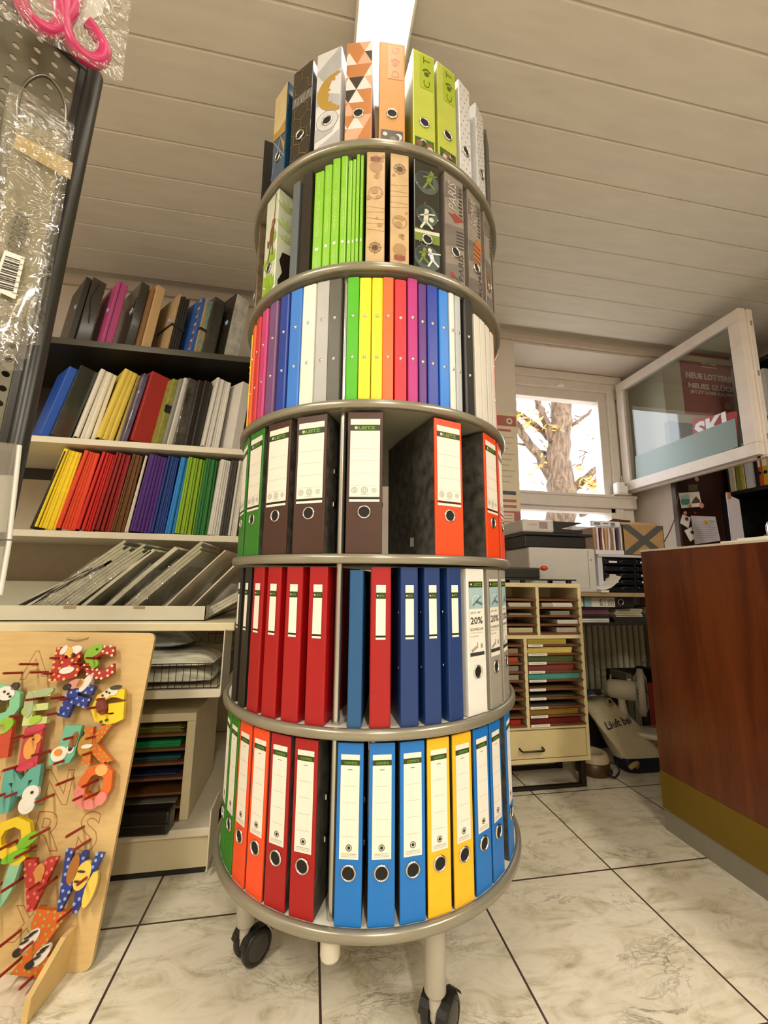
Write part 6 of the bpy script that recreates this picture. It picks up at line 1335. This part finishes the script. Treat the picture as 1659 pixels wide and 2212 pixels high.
q = MB(); q.lathe([(.010, 0), (.014, .003), (.018, .0)], 16, 0, TR(-.035, .075, .290) @ RX(70)); q.disc(0, 0, .010, 0, 1, 14, M=TR(-.035, .076, .2905) @ RX(-20)); q.build('eyelet', [mk('eyelet_tan', '#9a8a66', .5, noise=0), DARK], bag)
a, b = at(1322, 1572, y=1.985), at(1367, 1558, y=1.990); ex = (b - a).normalized(); nrm = Vector((0, -.86, .5)); ez = (ex.cross(Vector((0, 1, 0))) * .0 + Vector((0, .45, .89))); ez = (ez - ex * ez.dot(ex)).normalized(); ey = ez.cross(ex)
Mt = Matrix((ex, ey, ez)).transposed().to_4x4(); mid = (a + b) / 2 - Vector((1.64, 1.99, 0)); Mt.translation = mid
# the lettering lies on the slanted front of the canvas: carried to the cloth along the cloth's own depth axis
sec = min(secs, key=lambda s_: abs(s_[2] - mid.z)); 
q = MB(); Mt.translation = Vector((mid.x, sec[1] - sec[4] * 1.06 - .004, mid.z)); q.text('Läuft bei', 0, 0, .038, 0, 0, wd=.150, bold=.014, M=Mt); q.build('lettering', mk('bag_ink', '#1a1a2c', .6, noise=0), bag)
rl = thing('cable_reel', 'brown round reel with a cream ring lying beside the canvas bag', 'reel', TR(1.405, 1.965, 0))
q = MB(); q.lathe([(.001, .001), (.074, .001), (.078, .006), (.078, .056), (.072, .060)], 36); q.box(-.02 + .03, .02 + .03, -.080, -.074, .018, .040, 1, b=.002); q.build('drum', [mk('reel_brown', '#4a2f16', .4, noise=.08), DARK], rl)
q = MB(); q.lathe([(.036, .060), (.040, .088), (.052, .098), (.066, .094), (.075, .078), (.076, .060)], 36); q.build('ring', mk('reel_cream', '#b7a786', .5, noise=.05), rl); q = MB(); q.lathe([(.0005, .063), (.037, .063)], 24); q.build('core', mk('reel_core', '#3a1f16', .5, noise=0), rl)
q = MB(); q.tube([(.07, -.03, .052), (.10, -.045, .045), (.108, -.05, .02), (.095, -.055, .006), (.05, -.085, .005), (.02, -.08, .02)], .004, 8); q.build('cord', BLACKPL, rl)
fn = thing('desk_fan', 'white desk fan standing behind the canvas bag, half hidden by the counter', 'fan', TR(1.665, 2.10, .13) @ RZ(-40)); FW_ = mk('fan_white', '#cfc8b2', .4, noise=.04)
q = MB(); q.box(-.02, .20, -.07, .07, 0, .028, b=.012); q.build('base', FW_, fn)
q = MB(); q.tube([(.045, 0, .026), (.035, 0, .08), (.03, 0, .155), (.03, 0, .17)], [.032, .024, .019, .019], 14); q.box(.018, .042, -.022, -.018, .12, .145, b=.001); q.build('neck', FW_, fn)
q = MB(); q.lathe([(.001, -.085), (.034, -.083), (.046, -.07), (.050, -.03), (.050, .05), (.044, .058)], 24, 0, TR(.045, 0, .215) @ RY(90)); q.tube([(-.015, 0, .262), (-.015, 0, .282), (-.012, 0, .284)], [.004, .004, .008], 8); q.build('motor', FW_, fn)
q = MB(); 
for k in range(36):
    t = 2 * math.pi * k / 36; c, s_ = math.cos(t), math.sin(t); q.tube([(.100, .018 * c, .215 + .018 * s_), (.098, .075 * c, .215 + .075 * s_), (.116, .115 * c, .215 + .115 * s_), (.134, .115 * c, .215 + .115 * s_), (.152, .075 * c, .215 + .075 * s_), (.150, .02 * c, .215 + .02 * s_)], .0011, 5)
q.lathe([(.114, .110), (.119, .118), (.119, .134), (.114, .140)], 40, 0, TR(0, 0, .215) @ RY(90)); q.build('guard', mk('fan_guard', '#b5ad98', .4, noise=0), fn)
bl_ = MB()
for k in range(3): 
    t = 2 * math.pi * k / 3; M = TR(.128, 0, .215) @ RX(math.degrees(t)); bl_.add([(-.012, 0, .02), (.012, .012, .02), (.016, .06, .085), (-.004, .03, .098), (-.014, -.02, .085)], [(0, 1, 2, 3, 4)], 0, False, M)
bl_.build('blade', mk('fan_blade', '#8f9a9c', .3, noise=0), fn)
bx_ = thing('floor_box', 'low beige box carrying the desk fan on the floor', 'box', TR(1.80, 2.07, 0)); q = MB(); q.box(-.13, .16, -.09, .09, 0, .128, b=.003); q.build('carton', mk('box_beige', '#a8977a', .6, noise=.06), bx_); q = MB(); q.box(-.1305, .1605, -.0905, .0905, .094, .099); q.build('lid_edge', mk('box_red_line', '#7d4a3c', .6, noise=0), bx_)
fb = thing('file_crate', 'dark crate of upright files standing before the radiator', 'crate', TR(1.88, 2.19, 0)); q = MB(); q.box(-.075, .24, 0, .15, 0, .012); q.box(-.075, -.065, .06, .15, 0, .36); q.box(.23, .24, 0, .15, 0, .40); q.box(-.075, .24, .14, .15, 0, .40); q.build('crate_body', DARK, fb)
for i, (hx, cn, h_) in enumerate((('#6f6b5d', 'grey', .385), ('#8b8778', 'pale grey', .365), ('#1d1a17', 'black', .37), ('#8e1512', 'red', .33), ('#1b1815', 'dark', .40))):
    o = thing('crate_file', '%s file standing in the dark crate before the radiator' % cn, 'file', TR(1.838 + .046 * i, 2.195, .013), 'files in the dark crate'); q = MB(); q.box(-.02, .02, 0, .13, 0, h_, 0, b=.002); 
    if i < 2: q.rect(-.014, .014, h_ * .84, h_ * .93, -.0006, 1); q.rect(-.014, .014, h_ * .74, h_ * .82, -.0006, 2)
    q.build('spine', [mk('cratefile_%d' % i, hx, .5, noise=.08), WHITE, BLACK], o)
pl_ = thing('tablet_case', 'dark flat case leaning behind the top of the canvas bag', 'case', TR(1.60, 2.22, .0) @ RX(-6)); q = MB(); q.box(-.12, .10, 0, .02, 0, .305, b=.004); q.build('case', mk('case_dark', '#3d3831', .4, noise=.1), pl_); q = MB(); q.disc(.03, .282, .018, -.0006, 0, 16, rx=.028); q.build('badge', mk('badge_blue', '#3d5f93', .4, noise=.1), pl_)

# ================================================================== BEHIND THE COUNTER
dp = thing('pin_panel', 'dark brown metal panel full of notes beside the window', 'notice board', TR(2.435, 2.335, .60)); PANEL_Y = 2.334
q = MB(); q.box(0, .44, 0, .03, 0, 1.45, b=.002); q.build('panel', mk('panel_dark_brown', '#2b140d', .4, noise=.12), dp); q = MB(); q.box(-.006, .012, -.004, .03, 0, 1.45, b=.002); q.build('edge_trim', mk('panel_trim', '#4a3428', .45, noise=.1), dp)
def pin(name, label, uv, mat, deco=None, mats=(), cat='paper', off=.001):
    P_ = [at(*c, y=2.3335 - off) for c in uv]; o = thing(name, label, cat, P_[0]); q = MB(); q.prism([((p_ - P_[0]).x, (p_ - P_[0]).z) for p_ in P_], -.0008, 0, 0, XZ)
    if deco: deco(q, P_)
    q.build('sheet', [mat] + list(mats), o); return o
def D(q, P0, uv, mi, y=-.0012): q.poly([((at(*c, y=2.3335) - P0).x, y, (at(*c, y=2.3335) - P0).z) for c in uv], mi)
def card_deco(q, P_):
    D(q, P_[0], [(1470, 1080), (1489, 1078), (1490, 1090), (1472, 1091)], 1); D(q, P_[0], [(1469, 1071), (1488, 1069), (1489, 1079), (1470, 1081)], 2); D(q, P_[0], [(1492, 1088), (1497, 1079), (1503, 1072), (1511, 1081), (1512, 1086)], 3)
pin('postcard', 'postcard of a green lake and brown rocks under the open window', [(1466, 1065), (1510, 1062), (1516, 1094), (1472, 1098)], WHITE, card_deco, [mk('lake_green', '#4f9a84', .4, noise=.3), mk('lake_sky', '#a9c4c4', .4, noise=.1), mk('rock_brown', '#6b4a42', .4, noise=.3)])
pin('small_photo', 'tiny dark photo pinned above the lake postcard', [(1486, 1047), (1506, 1046), (1507, 1060), (1487, 1061)], mk('photo_dark_grey', '#55503f', .4, noise=.5, scale=120))
def letter_deco(q, P_):
    for i in range(9):
        v = 1127 + 4.2 * i; D(q, P_[0], [(1499 + i * .4, v), (1546 + i * .8 - (i % 3) * 6, v), (1546 + i * .8 - (i % 3) * 6, v + .9), (1499 + i * .4, v + .9)], 1)
    D(q, P_[0], [(1530, 1124), (1541, 1125), (1541, 1127), (1530, 1126)], 1)
pin('letter_sheet', 'white printed letter pinned low on the dark brown panel', [(1492, 1114), (1545, 1116), (1556, 1168), (1501, 1176)], mk('letter_white', '#cfc8d0', .5, noise=.02), letter_deco, [GREYINK])
pin('note_slip', 'blank white slip pinned beside the printed letter, upper one', [(1474, 1111), (1492, 1118), (1487, 1141), (1469, 1130)], WHITE, off=.002)
pin('note_slip', 'blank white slip pinned beside the printed letter, lower one', [(1478, 1146), (1494, 1138), (1499, 1164), (1491, 1170)], WHITE)
for u, v, r, hx, cn in ((1489, 1092, .016, '#c98d8b', 'rose coloured round magnet on the corner of the postcard nearer the wall'), (1515, 1092, .020, '#d08c83', 'larger rose round magnet on the outer corner of the postcard'), (1480, 1108, .013, '#c99a8a', 'pale pink round magnet above the upper slip'), (1502, 1108, .011, '#6e0f0c', 'dark red round magnet on the bare brown panel'), (1483, 1121, .013, '#7a2018', 'brown red round magnet on the upper slip'), (1524, 1128, .014, '#d0a018', 'yellow round magnet on the printed letter'), (1495, 1150, .012, '#1d1d2a', 'black round magnet on the lower slip'), (1505, 1035, .016, '#b38484', 'rose magnet just under the open window frame')):
    p_ = at(u, v, y=2.331); o = thing('magnet', cn, 'magnet', p_); q = MB(); q.lathe([(.0001, .006), (r * .8, .005), (r, .002), (r, -.001)], 20, 0, RX(90)); q.build('magnet_disc', mk('magnet_' + hx[1:], hx, .35, noise=.2), o)
dk = thing('back_desk', 'dark desk behind the counter', 'desk', TR(2.15, 1.35, 0)); q = MB(); q.box(0, .60, 0, .70, .72, .75, b=.002); q.build('desktop', DARK, dk)
for x in (.03, .57):
    for y in (.03, .67): q = MB(); q.box(x - .02, x + .02, y - .02, y + .02, 0, .72); q.build('leg', DARK, dk)
ds = thing('document_stand', 'tall white sheet in a document stand behind the counter', 'document stand', TR(2.475, 1.995, .751)); q = MB(); q.box(-.05, .05, -.04, .04, 0, .012, b=.002); q.tube([(0, .012, .01), (0, .012, .40)], .008, 8); q.build('stand_post', GREYMETAL, ds)
q = MB(); q.prism([(-.042, .40), (.046, .385), (.044, .672), (-.034, .70)], -.001, .001, 0, XZ); q.prism([(-.042, .40), (-.028, .41), (-.026, .69), (-.040, .705)], .001, .006, 0, XZ); q.build('sheet', mk('stand_sheet', '#b9b2b8', .5, noise=.03), ds); q = MB(); q.box(-.04, -.016, -.006, .008, .675, .715, b=.003); q.build('clip', mk('clip_tan', '#a9714c', .5, noise=.05), ds)
rs = thing('wall_shelving', 'black shelving full of binders at the far side behind the counter', 'shelving', TR(2.80, 0, 0)); q = MB(); yA, yB_ = .6, 2.33
for z in (0.02, .5, 1.02, 1.53, 1.965, 2.355): q.box(0, .34, yA, yB_ if z < 1.6 else 2.10, z - .012, z + .012)
q.box(.33, .345, yA, yB_, 0, 1.965); q.box(.33, .345, yA, 2.10, 1.965, 2.367); q.build('shelf_boards', mk('shelving_black', '#131110', .5, noise=.1), rs)
for y, zt_ in ((yA, 2.367), (yB_ - .02, 1.53), (2.08, 2.367), (1.40, 2.367)): q = MB(); q.box(0, .34, y, y + .02, 0 if y != 2.08 else 1.54, zt_); q.build('side_panel', mk('shelving_black', '#131110'), rs)
q = MB(); q.box(-.012, .36, yA, 2.12, 2.367, 2.38, b=.002); q.build('top_board', mk('shelving_top', '#6b6354', .5, noise=.05), rs)
def rb(u0, u1, v, z, h, hx, label, hole=False, lab=False, lean=0):
    a, b = at(u0, v, x=2.805), at(u1, v, x=2.805); t = abs(a.y - b.y); o = thing('office_binder', label, 'binder', TR(2.806, max(a.y, b.y), z) @ RX(lean) @ RZ(-90), 'binders on the black shelving'); q = MB(); q.box(0, t, 0, .26, 0, h, b=.002); q.build('cover', mk('office_' + hx[1:], hx, .45, noise=.06), o)
    if lab: q = MB(); q.rect(t * .15, t * .85, h * .40, h * .92, -.0006); q.build('spine_label', WHITE, o)
    if hole: ring_at_xy(o, t / 2, h * .27)
def ring_at_xy(o, x, z):
    q = MB(); q.disc(x, z, .012, -.0008, 1, 18); q.lathe([(.0115, -.0005), (.013, .002), (.015, .0004)], 20, 0, TR(x, -.0006, z) @ RX(90)); q.build('finger_ring', [CHROME, HOLE], o)
Zs = 1.5425
rb(1578, 1590, 1058, Zs, .30, '#cfc8b4', 'pale file at the inner end of the black shelving'); rb(1592, 1602, 1056, Zs, .28, '#8f8b3a', 'olive file leaning on the black shelving', lean=2); rb(1603, 1611, 1055, Zs, .29, '#b9ac6c', 'straw file beside the olive one on the black shelving')
rb(1613, 1638, 1052, Zs, .31, '#d3d0d6', 'white binder on the black shelving under the window corner'); rb(1639, 1649, 1046, Zs, .31, '#c24a12', 'orange binder with finger hole on the black shelving', hole=True, lab=True); rb(1650, 1664, 1044, Zs, .31, '#d9a51c', 'yellow binder with finger hole at the frame edge', hole=True, lab=True)
Zu = 1.9775
rb(1632, 1640, 930, Zu, .31, '#1f4fb0', 'blue binder on the upper black shelf beside the window corner'); rb(1641, 1668, 930, Zu, .32, '#c9c7c4', 'white binder with finger hole on the upper black shelf', hole=True); 
srt = thing('sheet_sorter', 'stack of white sheets in a black sorter behind the counter', 'sorter', TR(2.81, 1.92, 1.0325)); q = MB()
for k in range(4): q.box(0, .22, -.02, .12, .235 + .022 * k, .241 + .022 * k)
q.build('sheets', WHITE, srt); q = MB(); q.box(.0, .25, .12, .13, 0, .34); q.box(0, .25, -.03, -.02, 0, .34); q.box(.0, .25, -.02, .12, 0, .225); q.build('sorter_case', BLACKPL, srt)
cbl = [at(1466, 1062, y=2.32), at(1463, 1090, y=2.32), at(1458, 1120, y=2.32), at(1446, 1150, y=2.32), at(1430, 1178, y=2.30), at(1420, 1200, y=2.28)]; o = thing('power_cable', 'brown cable hanging in a curve down the white wall beside the brown panel', 'cable', cbl[0]); q = MB(); q.tube([p_ - cbl[0] for p_ in cbl], .0032, 8); q.build('cable', mk('cable_brown', '#4a352c', .5, noise=0), o)
rt_ = thing('white_device', 'small white device on the window frame by the hinge of the open pane', 'device', TR(2.252, 2.62, 1.5665)); q = MB(); q.box(-.045, .045, -.03, .03, .004, .095, b=.014); q.build('housing', mk('device_white', '#e9e6e4', .35, noise=.02), rt_); q = MB(); q.box(-.055, .055, -.035, .04, 0, .005, b=.002); q.build('base', WHITE, rt_); q = MB(); q.lathe([(.001, .002), (.01, .002), (.011, 0)], 12, 0, TR(.02, -.0302, .075) @ RX(90)); q.build('knob', GREYMETAL, rt_)
# poster beside the recess
wp = thing('wall_poster', 'narrow red and cream poster on the wall between binder display and window', 'poster', TR(1.15, 2.3665, 1.20)); zz = lambda v: at(1100, v, y=2.366).z - 1.20; RP = mk('poster_dull_red', '#a8605a', .5, noise=.06); CP = mk('poster_cream', '#d5c9ae', .5, noise=.04)
q = MB(); q.box(0, .147, -.002, 0, zz(1158), zz(890), 0); y = -.0026; q.rect(.0, .139, zz(921), zz(899), y, 1); q.rect(0, .10, zz(933), zz(928), y, 1)
q.disc(.092, zz(910), .022, y - .0004, 0, 20); q.disc(.092, zz(910), .009, y - .0006, 2, 12)
for a, b, m_ in ((1061, 1069, 2), (1079, 1085, 1), (1091, 1097, 1), (1104, 1157, 1)): q.rect(.0, .12 if m_ != 1 or a < 1100 else .146, zz(b), zz(a), y, m_)
q.rect(.0, .10, zz(1150), zz(1108), y - .0004, 0)
for i in range(5): q.rect(.01, .09, zz(1114 + 7 * i), zz(1112.6 + 7 * i), y - .0006, 1)
for i in range(9): q.rect(.01, .12 - .02 * (i % 3), zz(946 + 12 * i), zz(944.6 + 12 * i), y - .0002, 3)
q.build('sheet', [CP, RP, mk('poster_dark', '#4a4552', .5, noise=.2), GREYINK], wp)
